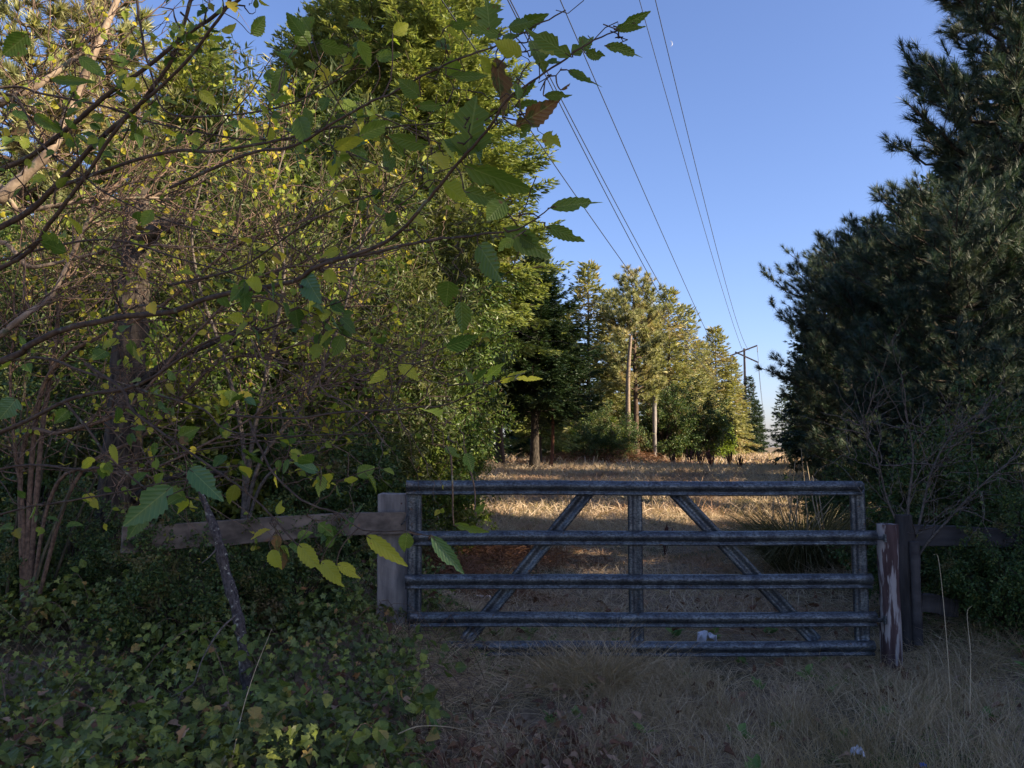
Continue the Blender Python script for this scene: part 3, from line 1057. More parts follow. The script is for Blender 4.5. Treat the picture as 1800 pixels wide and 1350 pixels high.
plant(PINE_FAR2, 'pine_tree', 'sunlit pine seen through the twigs at the upper left', 'tree', px2x(160, 28), 28, 1.26, 0, GL)
plant(PINE_FAR2, 'pine_tree', 'sunlit pine at the left edge of the wood', 'tree', px2x(10, 26), 26, 1.2, 2, GL)
plant(PINE_FAR, 'pine_tree', 'pine rising just right of the tallest sunlit fir', 'tree', px2x(880, 42), 42, 1.0, 1, GL)

GF = 'trees across the field on the left of the power line'
for kind, name, lab, px, Y, s, rz in [
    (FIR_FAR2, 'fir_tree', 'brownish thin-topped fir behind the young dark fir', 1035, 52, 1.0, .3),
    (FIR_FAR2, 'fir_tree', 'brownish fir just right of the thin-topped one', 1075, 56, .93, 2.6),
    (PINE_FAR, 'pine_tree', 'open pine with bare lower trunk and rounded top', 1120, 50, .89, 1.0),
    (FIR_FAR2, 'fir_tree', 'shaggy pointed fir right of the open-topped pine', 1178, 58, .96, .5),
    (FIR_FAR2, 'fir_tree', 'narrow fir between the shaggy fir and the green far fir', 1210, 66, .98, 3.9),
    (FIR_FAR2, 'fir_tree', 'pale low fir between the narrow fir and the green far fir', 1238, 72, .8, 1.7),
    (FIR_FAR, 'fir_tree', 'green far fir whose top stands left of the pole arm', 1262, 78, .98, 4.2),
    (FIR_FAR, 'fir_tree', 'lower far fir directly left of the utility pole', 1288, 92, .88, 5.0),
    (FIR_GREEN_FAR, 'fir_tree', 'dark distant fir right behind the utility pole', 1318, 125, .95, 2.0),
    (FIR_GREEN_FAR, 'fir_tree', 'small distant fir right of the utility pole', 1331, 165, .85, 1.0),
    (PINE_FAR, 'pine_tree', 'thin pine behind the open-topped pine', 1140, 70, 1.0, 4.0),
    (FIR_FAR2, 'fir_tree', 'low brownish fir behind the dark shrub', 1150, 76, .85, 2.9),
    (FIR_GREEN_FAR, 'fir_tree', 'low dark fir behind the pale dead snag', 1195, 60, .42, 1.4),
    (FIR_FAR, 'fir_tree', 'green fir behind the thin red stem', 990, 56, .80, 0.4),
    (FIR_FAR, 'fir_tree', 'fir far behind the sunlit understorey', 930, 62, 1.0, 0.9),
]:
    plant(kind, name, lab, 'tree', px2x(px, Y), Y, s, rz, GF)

# ------------------------------------------------------------------ woods: right side (dark, shading the gate)
GR = 'dark trees along the right side'
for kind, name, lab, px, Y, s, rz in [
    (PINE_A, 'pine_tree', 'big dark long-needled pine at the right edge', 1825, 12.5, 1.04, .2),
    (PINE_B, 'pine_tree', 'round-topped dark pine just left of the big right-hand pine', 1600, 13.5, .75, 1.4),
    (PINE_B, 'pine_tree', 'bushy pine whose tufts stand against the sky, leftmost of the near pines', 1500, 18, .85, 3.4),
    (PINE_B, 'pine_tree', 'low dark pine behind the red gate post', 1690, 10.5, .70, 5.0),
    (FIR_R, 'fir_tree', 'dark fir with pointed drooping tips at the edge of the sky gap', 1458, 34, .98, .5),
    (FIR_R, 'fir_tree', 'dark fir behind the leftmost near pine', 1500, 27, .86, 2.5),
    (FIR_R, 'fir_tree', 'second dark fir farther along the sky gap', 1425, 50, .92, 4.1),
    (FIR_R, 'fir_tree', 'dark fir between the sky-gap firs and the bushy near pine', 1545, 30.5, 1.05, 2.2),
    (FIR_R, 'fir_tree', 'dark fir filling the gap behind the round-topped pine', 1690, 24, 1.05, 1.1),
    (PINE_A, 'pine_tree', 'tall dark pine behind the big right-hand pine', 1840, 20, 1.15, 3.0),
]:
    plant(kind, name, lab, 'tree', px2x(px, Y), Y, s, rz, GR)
# outside the frame: the rest of the wood whose shade lies over the gate
for kind, x, y, s, rz in [(PINE_A, 12, 4.6, .97, 1), (PINE_A, 10.5, 1.6, .97, 2), (FIR_R, 13.5, 10.2, 1.0, 3), (FIR_R, 14.5, 1.8, 1.15, 2), (PINE_A, 11, -2.0, .97, 4), (PINE_A, 10.8, -.2, .97, 1.1), (PINE_A, 11.6, 3.1, .97, 3.1),
                          (FIR_R, 15.5, 4.5, 1.15, 5), (FIR_R, 14.5, -1, 1.15, 5), (PINE_A, 17.5, 8.0, 1.0, .4)]:
    plant(kind, 'pine_tree' if kind is PINE_A else 'fir_tree', 'dark conifer beyond the right edge of the view', 'tree', x, y, s, rz, 'conifers beyond the right edge')

for lab, px, Y, s, rz in [
    ('dark shrub crowding the red gate post from behind', 1640, 8.0, .62, .5),
    ('dark shrub filling the corner under the grey board', 1710, 7.4, .55, 1.5),
    ('low dark shrub right of the low board end', 1760, 6.9, .40, 5.5),
    ('dark shrub at the right edge of the fence board', 1780, 8.2, .80, 2.5),
    ('low dark shrub in front of the right end of the grey board', 1790, 6.5, .42, 3.5),
    ('dark shrub behind the clump of tall grass', 1520, 11.5, .62, 4.5),
]:
    plant(UND, 'shrub', lab, 'shrub', px2x(px, Y), Y, s, rz, 'dark shrubs at the right')

# ------------------------------------------------------------------ dead snag, utility poles, wires
t = thing('dead_snag', 'pale broken dead trunk standing before the dark shrub across the field', 'dead trunk', (px2x(1151, 50), 50, float(gh(px2x(1151, 50), 50))))
mb = MB()
b0 = np.array(t.location)
top = at(1150, 697, 50)
s = np.linspace(0, 1, 8)[:, None]
add_tube(mb, b0 * (1 - s) + top * s, .13, 9, jitter=.12, rng=rng)
part('trunk', mb, M['grey_wood'], t)
# sunlit tall bare trunks (lower parts of the pines)
for lab, px, Y, ytop, wpx in [('leaning pale trunk lit orange on its left side near the field edge', 1100, 46, 590, 11),
                              ('thin red-brown trunk next to the thick dark fir trunk', 967, 35, 620, 7)]:
    bx = px2x(px, Y)
    t = thing('bare_tree', lab, 'tree trunk', (bx, Y, float(gh(bx, Y))))
    mb = MB()
    top = at(px + (8 if px > 1000 else 10), ytop, Y)
    b0 = np.array([bx, Y, float(gh(bx, Y)) - .1])
    s = np.linspace(0, 1, 10)[:, None]
    add_tube(mb, b0 * (1 - s) + top * s + np.array([.05, 0, 0]) * np.sin(s * 7), wpx / 2 * Y / FPX * (1 - .5 * s[:, 0]), 10, jitter=.06, rng=rng)
    part('trunk', mb, M['bark_red'] if px < 1000 else M['bark_pale'], t)

LINE = np.array([.3207, 1.0, 0])
LN = norm(LINE)
PERP = norm(np.array([1.0, -.3207, 0]))


def pole(label, Y, full=True, h=16.9):
    base = np.array([.3207 * Y - 3.4, Y, float(gh(.3207 * Y - 3.4, Y))])
    t = thing('utility_pole', label, 'utility pole', base, 0, 'utility poles of the power line')
    mb = MB()
    s = np.linspace(0, 1, 8)[:, None]
    add_tube(mb, base + np.array([0, 0, h]) * s, .26 - .10 * s[:, 0], 12)
    part('pole_shaft', mb, M['pole_wood'], t)
    top = base + np.array([0, 0, h])
    arms = [(top + PERP * -2.2 + [0, 0, -1.15], top + PERP * 2.0 + [0, 0, .35]), (top + PERP * -1.4 + [0, 0, -.55], top + PERP * 2.1 + [0, 0, -2.35])]
    ends = []
    for a, b in arms:
        mb = MB()
        mb.add(*beam(a + LN * -.24, b + LN * -.24, .22, .16))
        part('cross_arm', mb, M['pole_wood'], t, False)
    for e in (arms[0][1], arms[1][1], arms[0][0]):
        mb = MB()
        e = e + LN * -.24
        P = np.array([e + [0, 0, -.1 - .12 * k] for k in range(9)])
        add_tube(mb, P, [.03, .1, .05, .1, .05, .1, .05, .1, .03], 8)
        part('insulator', mb, M['insulator'], t)
        ends.append(P[-1])
    if full:
        for hz_ in (10.8, 9.9):
            mb = MB()
            c = base + [0, 0, hz_]
            mb.add(*beam(c + PERP * -1.2 - LN * .24, c + PERP * 1.35 - LN * .24, .12, .1))
            for q in (-1.1, -.6, .7, 1.25):
                add_tube(mb, [c + PERP * q - LN * .24, c + PERP * q - LN * .24 + [0, 0, .45]], .05, 6)
            part('cross_arm', mb, M['pole_wood'], t, False)
        mb = MB()
        c = base + PERP * -.5 + [0, 0, 8.6]
        add_tube(mb, [c, c + [0, 0, .9]], .28, 12)
        part('transformer', mb, M['insulator'], t)
        mb = MB()
        mb.add(*box(*(base + PERP * .4 - LN * .2 + [0, 0, 1.9]), .35, .25, .5))
        part('meter_box', mb, M['box'], t, False)
    return base, ends


P1, E1 = pole('wooden utility pole with slanting cross arms beyond the lime bush', 125)
P2, E2 = pole('distant utility pole in the gap right of the nearest pole', 346, False)
P3, E3 = pole('farthest tiny utility pole in the sky gap', 567, False)
P0 = np.array([.3207 * -96 - 3.4, -96, 0.0])

# wires: (three pixels, lateral offset of the wire from the camera)
W_ = [([(1124, 0), (1218, 333), (1308, 622)], 3.7), ([(1152, 0), (1233, 333), (1321, 617)], 2.6),
      ([(987, 5), (1130, 333), (1204, 500)], 4.0), ([(926, 57), (1068, 330), (1172, 500)], 4.35),
      ([(915, 45), (1061, 333), (1161, 500)], 4.35), ([(941, 241), (1015, 348), (1109, 489)], 4.7)]
LABW = ['overhead wire second from the right, meeting the pole top', 'rightmost overhead wire, passing left of the moon',
        'lone overhead wire crossing behind the tip of a hanging leaf', 'right wire of the close pair in the middle of the sky',
        'left wire of the close pair in the middle of the sky', 'leftmost overhead wire, vanishing behind the tall fir']
for (pts, c), lab in zip(W_, LABW):
    Ys, Zs = [], []
    for (px, py) in pts:
        Y = 20.0
        for _ in range(30):
            X = .3207 * Y - c
            u = (px - 900) / FPX
            v = (675 - py) / FPX
            # x/y ratio of the pixel ray
            Y = c / (.3207 - u / (CP - SP * v))
        Ys.append(Y)
        Zs.append(at(px, py, Y)[2])
    co = np.polyfit(Ys, Zs, 2)
    far = 125
    zf = np.polyval(co, far)
    YY = np.concatenate([np.linspace(-60, 60, 60), np.linspace(64, 125, 20)])
    ZZ = np.polyval(co, YY)
    # keep the end at a plausible height
    if co[0] < 0 or zf > 17.5 or zf < 7:
        A_ = np.array([[Ys[0] ** 2, Ys[0], 1], [Ys[1] ** 2, Ys[1], 1], [125.0 ** 2, 125.0, 1]])
        tz = 16.2 if c < 3.9 else 12.0
        co = np.linalg.solve(A_, [Zs[0], Zs[1], tz])
        ZZ = np.polyval(co, YY)
    Pw = np.stack([.3207 * YY - c, YY, ZZ], -1)
    print('WIRE', c, [round(a, 1) for a in Ys], [round(a, 1) for a in Zs], round(float(ZZ[-1]), 1))
    rw = np.interp(YY, [-60, 15, 125], [.011, .011, .03])
    mb = MB()
    V_, F_ = tube(Pw, rw, 5)
    mb.add(V_, F_)
    tag(link('overhead_wire', mb.mesh('overhead_wire', M['wire'], True, Pw[0]), None, Pw[0]), lab, 'wire', 'overhead wires')
for e1, e2, e3, lab in [(E1[0], E2[0], E3[0], 'distant wire joining the upper arms of the far poles'), (E1[1], E2[1], E3[1], 'distant wire joining the lower arms of the far poles')]:
    mb = MB()
    s = np.linspace(0, 1, 24)[:, None]
    Pw = np.concatenate([e1 * (1 - s) + e2 * s - np.array([0, 0, 5.0]) * 4 * s * (1 - s) * .5, (e2 * (1 - s) + e3 * s - np.array([0, 0, 5.0]) * 4 * s * (1 - s) * .5)[1:]])
    mb.add(*tube(Pw, .03, 5))
    tag(link('overhead_wire', mb.mesh('overhead_wire', M['wire'], True, Pw[0]), None, Pw[0]), lab, 'wire', 'overhead wires')

# moon: a thin crescent, sunlit limb to the right put into the shape
c = at(1177, 77, 2400)
RM = 10.0
mb = MB()
n = 20
th = np.linspace(-1.35, 1.35, n)
outer = np.stack([RM * np.cos(th), np.zeros(n), RM * np.sin(th)], -1)
inner = np.stack([RM * .62 * np.cos(th), np.zeros(n), RM * np.sin(th)], -1)
mid = np.stack([RM * .84 * np.cos(th), -RM * .5 * np.cos(th), RM * np.sin(th)], -1)
V = np.concatenate([outer, mid, inner]) + c
i = np.arange(n - 1)
F = np.concatenate([np.stack([i, i + 1, i + n + 1, i + n], -1), np.stack([i + n, i + n + 1, i + 2 * n + 1, i + 2 * n], -1), np.stack([i + 2 * n, i + 2 * n + 1, i + 1, i], -1)])
mb.add(V, F)
tag(link('moon', mb.mesh('moon', M['moon'], True, c), None, c), 'faint pale crescent moon in the blue sky right of the wires', 'moon')

# ------------------------------------------------------------------ detailed leaves
NT = 9


def leaf_template(r, bites=0.0):
    """serrated ovate leaf, length 1 along +y, half width about .36; returns verts (K,3) and triangles"""
    ys, xs = [], []
    t = np.linspace(0, 1, NT * 2 + 1)
    w = .37 * np.sin(np.pi * t ** .80) ** .85 * (1 - .22 * t)
    w[::2] *= .90
    w[1::2] *= 1.06
    w[0] = 0.0
    w[-1] = 0.0
    V = [np.stack([np.zeros_like(t), t, np.zeros_like(t)], -1)]
    for sgn in (1, -1):
        ww = w.copy()
        if bites and r.uniform() < bites:
            k = r.integers(3, len(t) - 3)
            ww[k] *= r.uniform(.2, .6)
            ww[k - 1] *= r.uniform(.5, .9)
            ww[k + 1] *= r.uniform(.5, .9)
        if bites and r.uniform() < bites * .4:
            k = r.integers(11, 16)
            ww[k:] *= .25
        tt = t.copy()
        tt[1::2] += .014
        V.append(np.stack([sgn * ww * .5, tt, np.zeros_like(t)], -1))
        V.append(np.stack([sgn * ww, tt + .02, np.zeros_like(t)], -1))
    V = np.concatenate(V)
    n = len(t)
    i = np.arange(n - 1)
    F = [np.stack([i, n + i, n + i + 1, i + 1], -1), np.stack([n + i, 2 * n + i, 2 * n + i + 1, n + i + 1], -1),
         np.stack([i, i + 1, 3 * n + i + 1, 3 * n + i], -1), np.stack([3 * n + i, 3 * n + i + 1, 4 * n + i + 1, 4 * n + i], -1)]
    return V, np.concatenate(F)


def place_leaves(mb, O, D, N, L, Wr, r, curl=(.0, .5), fold=(.1, .5), bites=.0, mi=0):
    D = norm(D)
    S = norm(np.cross(D, N))
    Nn = np.cross(S, D)
    for k in range(len(O)):
        V, F = leaf_template(r, bites)
        cu, fo = r.uniform(*curl), r.uniform(*fold)
        tw = r.uniform(-.35, .35)
        x, y = V[:, 0] * Wr[k], V[:, 1]
        z = np.abs(x) * fo - cu * y ** 2 * .5 + .03 * np.sin(y * 26 + tw * 9) * np.abs(x) * 2 + tw * x * y
        Vw = O[k] + L[k] * (x[:, None] * S[k] + y[:, None] * D[k] + z[:, None] * Nn[k])
        mb.add(Vw, F, mi)
        mb.uv.append(V[:, :2])


# ------------------------------------------------------------------ overhanging broad-leaved tree (its trunk stands outside the left edge)
r = np.random.default_rng(77)
TB = np.array([-3.7, 3.1, float(gh(-3.7, 3.1)) - .1])
over = thing('overhanging_tree', 'overhanging broad-leaved tree whose dark twigs and serrated leaves reach in from the left', 'tree', TB)
mb = MB()
s = np.linspace(0, 1, 12)
TPT = np.stack([TB[0] + .25 * s + .04 * np.sin(s * 6), TB[1] + .1 * s, TB[2] + 4.2 * s], -1)
add_tube(mb, TPT, .10 * (1 - .6 * s), 12, jitter=.04, rng=r)
part('trunk', mb, M['bark_pale'], over)


def Yd(px):
    return float(np.interp(px, [-200, 0, 500, 900, 1200], [3.3, 2.9, 2.05, 1.42, 1.25]))


# each: pixels of the run, thickness px at start/end, depth scale, number of side twigs
MAIN = [
    ([(0, 636), (50, 609), (117, 578), (202, 558), (303, 547), (373, 523), (467, 504), (525, 490), (562, 466), (654, 435), (716, 397), (770, 339), (820, 281), (881, 216), (900, 178), (943, 146), (1012, 100), (1078, 54), (1140, 24)], 13, 2.5, 1.0, 16),
    ([(562, 460), (646, 447), (731, 427), (800, 418), (870, 410), (916, 397), (966, 368)], 7, 2.0, 1.0, 4),
    ([(0, 400), (105, 323), (160, 262), (233, 202), (272, 155), (307, 101), (342, 0), (352, -60)], 12, 6, 1.15, 9),
    ([(0, 296), (109, 229), (194, 156), (272, 101), (350, 39), (408, 0), (460, -40)], 10, 6, 1.25, 9),
    ([(0, 470), (90, 385), (148, 311), (218, 214), (311, 128), (389, 31), (412, -20)], 9, 5, 1.05, 9),
    ([(100, 330), (280, 268), (370, 264), (486, 245), (583, 222), (654, 223), (770, 210)], 7, 2.5, 1.1, 12),
    ([(300, 330), (440, 270), (520, 255), (589, 215), (654, 181), (693, 162), (770, 116), (847, 77), (893, 58), (947, 25), (1000, -5)], 6, 2.5, 1.0, 12),
    ([(0, 757), (124, 698), (218, 679), (272, 656), (370, 593), (467, 574), (544, 543), (638, 508)], 9, 2.5, 1.15, 12),
    ([(23, 632), (156, 656), (241, 683), (350, 718), (389, 749), (467, 764), (661, 757)], 6, 2, 1.2, 10),
    ([(0, 827), (156, 827), (253, 807), (428, 784), (533, 766)], 6, 2, 1.25, 8),
    ([(150, 640), (214, 683), (233, 718), (280, 753), (350, 799), (428, 850), (482, 900), (525, 951), (565, 984), (592, 990)], 6, 2, 1.05, 8),
    ([(117, 710), (156, 757), (187, 803), (241, 854), (270, 870)], 5, 3, 1.1, 3),
    ([(440, 740), (455, 776), (486, 830), (545, 881), (600, 905), (642, 932), (716, 934), (757, 940)], 4.5, 1.8, 1.0, 4),
    ([(400, 730), (500, 735), (600, 724), (711, 720), (785, 713), (841, 687), (878, 672), (930, 662)], 4.5, 1.6, 1.0, 8),
    ([(0, 155), (80, 165), (190, 185), (260, 210), (420, 240), (560, 250), (690, 300)], 6, 2, 1.3, 12),
    ([(0, 165), (60, 240), (100, 280), (148, 312), (200, 350), (330, 400), (520, 440)], 6, 2, 1.2, 10),
    ([(240, 0), (245, 60), (262, 130), (300, 200), (480, 190), (620, 120), (640, 60)], 5, 2, 1.1, 10),
    ([(0, 905), (90, 885), (190, 870), (290, 850), (345, 850)], 5, 2, 1.1, 5),
    ([(60, 440), (200, 420), (330, 455), (470, 500), (620, 590), (760, 620)], 5, 1.8, 1.2, 10),
    ([(300, 500), (420, 470), (560, 380), (690, 330), (800, 290)], 4.5, 1.8, 1.15, 8),
]
ALLP = []      # (points) of every twig for attaching the large leaves
PARTS = []
for (pix, w0, w1, ds, ntw) in MAIN:
    P = np.array([at(px, py, Yd(px) * ds) for px, py in pix])
    if pix[0][0] <= 60:         # joins the trunk outside the frame
        d0 = P[0]
        h0 = min(max(d0[2] - .45, TB[2] + .4), TB[2] + 3.8)
        k = (h0 - TB[2]) / 4.2
        base = np.array([TB[0] + .25 * k, TB[1] + .1 * k, h0])
        P = np.concatenate([[base, base * .5 + d0 * .5 + [0, 0, -.05]], P])
    Q = spline(P, len(P) * 5)
    Q += np.cumsum(r.standard_normal(Q.shape) * .0012, 0)
    wr = np.interp(np.linspace(0, 1, len(Q)), [0, 1], [w0, w1]) / 2 * Q[:, 1] / FPX
    mb = MB()
    add_tube(mb, Q, wr, 7, jitter=.05, rng=r)
    lf_ = MB()
    twigs = [(Q, wr)]
    for q in range(ntw):
        i0 = r.integers(int(len(Q) * .25), len(Q) - 2)
        T = norm(Q[i0 + 1] - Q[i0])
        d = norm(T * .8 + norm(r.standard_normal(3)) * .75 + np.array([0, -.1, .05]))
        ln = r.uniform(.12, .42) * np.interp(i0 / len(Q), [.3, .5, 1], [1.1, .38, .15])
        u = np.linspace(0, 1, 7)[:, None]
        kink = np.cumsum(r.standard_normal((7, 3)) * .013, 0)
        S_ = Q[i0] + d * ln * u + kink + np.array([0, 0, .05]) * u ** 2 * r.uniform(-1, 1.2)
        wr2 = np.linspace(min(wr[i0] * .6, .004), .0011, 7)
        add_tube(mb, S_, wr2, 5)
        twigs.append((S_, wr2))
        if r.uniform() < .6:
            j0 = r.integers(2, 5)
            d2 = norm(d + norm(r.standard_normal(3)) * .8)
            S2 = S_[j0] + d2 * ln * .5 * u + np.cumsum(r.standard_normal((7, 3)) * .007, 0)
            add_tube(mb, S2, np.linspace(.0018, .0009, 7), 4)
            twigs.append((S2, wr2 * .6))
    O, D = [], []
    for (S_, w_) in twigs[1:]:
        ALLP.append(S_)
        nl = r.integers(1, 4) if S_[0, 0] / S_[0, 1] < -.17 else r.integers(0, 2)
        if nl == 0:
            continue
        for k in range(nl):
            j0 = len(S_) - 1 if k == 0 else r.integers(2, len(S_) - 1)
            T = norm(S_[j0] - S_[j0 - 1])
            d = norm(T * .7 + norm(r.standard_normal(3)) * .8 + np.array([0, 0, -.35]))
            O.append(S_[j0] + d * .012)
            D.append(d)
            add_tube(mb, [S_[j0], S_[j0] + d * .006, S_[j0] + d * .014], .0008, 4, cap=False)
    ALLP.append(Q)
    O, D = np.array(O), np.array(D)
    L = r.uniform(.032, .072, len(O))
    N = norm(np.array([0, -.5, .8]) + r.standard_normal((len(O), 3)) * .6)
    place_leaves(lf_, O, D, N, L, r.uniform(.8, 1.15, len(O)), r, bites=.35, mi=0)
    # a few leaves turned yellow
    for q in range(len(lf_.m)):
        if r.uniform() < .35:
            lf_.m[q][:] = 1
        elif r.uniform() < .06:
            lf_.m[q][:] = 2
    bo = part('branch', mb, M['twig_dark'], over)
    part('leaves', lf_, [M['fg_leaf'], M['fg_leaf_yellow'], M['fg_leaf_brown']], bo)
    PARTS.append(bo)

# the large leaves that stand out one by one: base px, tip px, width px, tone, depth factor
HERO = [((861, 57), (855, -12), 58, 0, 1), ((885, 62), (818, 50), 22, 0, 1), ((897, 50), (958, 30), 32, 0, 1), ((1006, 101), (924, 48), 34, 0, 1),
        ((1003, 97), (1052, 56), 32, 0, 1), ((1080, 52), (1144, 20), 22, 0, 1), ((1083, 53), (1128, 45), 15, 0, 1), ((1062, 80), (1131, 94), 22, 0, 1),
        ((1028, 93), (1064, 99), 22, 0, 1), ((997, 123), (1057, 152), 17, 0, 1), ((985, 158), (1010, 149), 7, 3, 1), ((955, 168), (1004, 169), 18, 0, 1),
        ((900, 170), (945, 145), 22, 0, 1), ((905, 188), (955, 178), 17, 0, 1), ((872, 100), (886, 202), 42, 3, 1), ((820, 275), (838, 168), 84, 0, 1),
        ((905, 222), (984, 180), 42, 3, 1), ((935, 220), (910, 242), 22, 0, 1), ((815, 290), (938, 342), 50, 0, 1), ((815, 335), (893, 358), 32, 0, 1),
        ((884, 400), (968, 453), 46, 0, 1), ((958, 398), (1027, 424), 26, 0, 1), ((964, 366), (1061, 348), 28, 0, 1), ((840, 428), (886, 496), 52, 0, 1),
        ((785, 135), (858, 133), 20, 0, 1), ((870, 125), (842, 100), 26, 1, 1), ((790, 45), (832, 36), 24, 0, 1), ((768, 70), (794, 90), 22, 0, 1),
        ((780, 185), (726, 187), 20, 0, 1), ((754, 255), (680, 243), 32, 0, 1), ((820, 275), (783, 238), 34, 0, 1),
        ((305, 853), (216, 926), 54, 2, .9), ((262, 890), (224, 948), 32, 2, .9), ((332, 822), (392, 880), 40, 2, .9), ((525, 955), (562, 1004), 30, 1, .95),
        ((565, 985), (596, 1024), 30, 1, .95), ((592, 990), (635, 1015), 22, 1, .95), ((643, 940), (708, 991), 28, 1, .95), ((716, 935), (711, 972), 28, 0, .95),
        ((757, 940), (815, 1008), 28, 2, .95), ((797, 920), (858, 938), 18, 0, .95), ((835, 902), (852, 886), 14, 0, .95),
        ((680, 391), (680, 417), 24, 1, 1.5), ((570, 476), (592, 496), 24, 1, 1.3), ((535, 482), (562, 532), 46, 2, 1), ((50, 60), (6, 96), 42, 0, 1),
        ((138, 98), (187, 139), 26, 0, 1), ((88, 140), (171, 145), 18, 0, 1), ((60, 200), (105, 231), 24, 0, 1), ((216, 158), (240, 138), 22, 1, 1),
        ((545, 55), (530, 30), 40, 0, 1.1), ((520, 80), (548, 40), 36, 0, 1.1), ((610, 45), (645, 40), 24, 0, 1), ((560, 75), (605, 95), 30, 0, 1),
        ((525, 205), (540, 255), 38, 0, 1), ((585, 260), (640, 245), 26, 1, 1), ((625, 300), (665, 300), 18, 1, 1), ((590, 340), (615, 355), 16, 1, 1.1),
        ((700, 640), (735, 660), 26, 1, 1), ((850, 668), (885, 640), 20, 0, 1), ((878, 672), (915, 655), 14, 1, 1), ((905, 666), (955, 664), 12, 1, 1),
        ((680, 650), (655, 672), 20, 1, 1), ((560, 830), (520, 812), 22, 2, 1), ((120, 720), (95, 745), 24, 0, 1), ((180, 610), (205, 600), 20, 1, 1),
        ((430, 700), (450, 712), 16, 2, 1), ((195, 780), (205, 812), 14, 1, 1), ((630, 240), (690, 215), 30, 0, 1), ((740, 170), (700, 140), 34, 0, 1),
        ((30, 700), (0, 735), 40, 2, 1), ((440, 60), (470, 30), 34, 0, 1.1), ((350, 160), (380, 185), 24, 1, 1.1), ((420, 210), (455, 240), 24, 1, 1.1),
        ((500, 120), (480, 160), 26, 0, 1.1), ((690, 60), (720, 40), 26, 1, 1), ((660, 100), (700, 95), 24, 0, 1), ((600, 440), (560, 450), 20, 1, 1.1)]
CL = np.concatenate(ALLP)
tones = [M['fg_leaf'], M['fg_leaf_yellow'], M['fg_leaf_blue'], M['fg_leaf_brown']]
for (b_, t_, w_, tone, ds) in HERO:
    mb_l, mb_t = MB(), MB()
    Y = Yd(b_[0]) * ds
    A0 = at(*b_, Y)
    A1 = at(*t_, Y - r.uniform(-.02, .05))
    Ln = np.linalg.norm(A1 - A0)
    Wd = w_ * Y / FPX
    view = norm(np.array([0, 0, EYE]) - A0)
    N = norm(view + r.standard_normal(3) * .28)
    place_leaves(mb_l, A0[None], (A1 - A0)[None], N[None], [Ln], [Wd / Ln / .70], r, curl=(-.2, .8), fold=(.1, .75), bites=.8 if b_[0] > 760 else .3)
    dist = np.linalg.norm((CL - A0), axis=1)
    tgt = CL[dist.argmin()]
    mid_ = (tgt + A0) / 2 + r.standard_normal(3) * .08 * dist.min()
    add_tube(mb_t, spline([tgt, mid_, A0, A0 + (A1 - A0) * .15], 8), np.linspace(.0016 if dist.min() < .12 else .0022, .0009, 8), 5)
    bo = part('leaf', mb_l, tones[tone], over)
    part('stalk', mb_t, M['twig_dark'], bo)

# ------------------------------------------------------------------ tangled bare-twigged trees in the middle distance, left


def tangle(seed, base, limbs, ntw, wmat, lmat, name, label, tw_len=(.3, 1.0), leaf_n=1.2, lsize=(.03, .055), r0=.03, twig=None):
    rr = np.random.default_rng(seed)
    t = thing(name, label, 'tree', base)
    tm, lm = MB(), MB()
    base = np.asarray(base, float)
    all_t = []
    for (pts, w0, w1) in limbs:
        P = np.concatenate([[base], pts])
        Q = spline(P, len(P) * 6)
        wr = np.linspace(w0, w1, len(Q))
        add_tube(tm, Q, wr, 8, jitter=.05, rng=rr)
        all_t.append(Q)
    K_ = 9
    v = np.linspace(0, 1, K_)[:, None]
    TP_, TR_ = [], []
    gen = all_t
    for g, cnt in enumerate([ntw, ntw * 2]):
        new = []
        for q in range(cnt):
            src = gen[rr.integers(len(gen))]
            i0 = rr.integers(int(len(src) * .3), len(src) - 1)
            T = norm(src[i0 + 1] - src[i0]) if i0 + 1 < len(src) else norm(src[i0] - src[i0 - 1])
            d = norm(T * .7 + norm(rr.standard_normal(3)) * .8 + [.1, 0, .05])
            ln = rr.uniform(*tw_len) * (.9 if g == 0 else .5)
            S_ = src[i0] + d * ln * v + np.cumsum(rr.standard_normal((K_, 3)) * .02 * (ln ** .5), 0)
            S_[0] = src[i0]
            TP_.append(S_)
            TR_.append(np.linspace(.0065 if g == 0 else .0035, .0013, K_))
            new.append(S_)
        gen = new
        all_t = all_t + new
    tm.add(*tubes3(np.stack(TP_), np.stack(TR_)), 1)
    part('trunk', tm, [wmat, twig or M['fine_twig']], t)
    n = int(len(TP_) * leaf_n)
    S = np.stack(TP_)
    pick = rr.integers(0, len(S), n)
    j = rr.integers(3, K_, n)
    O = S[pick, j]
    D = norm(rr.standard_normal((n, 3)) + [0, 0, -.4])
    N = norm(rr.standard_normal((n, 3)) * .7 + [.3, -.4, .5])
    place_leaves(lm, O, D, N, rr.uniform(*lsize, n), rr.uniform(.8, 1.2, n), rr, bites=.2)
    part('crown', lm, lmat, t)
    return t


def A(*l):
    return [at(px, py, Y) for px, py, Y in l]


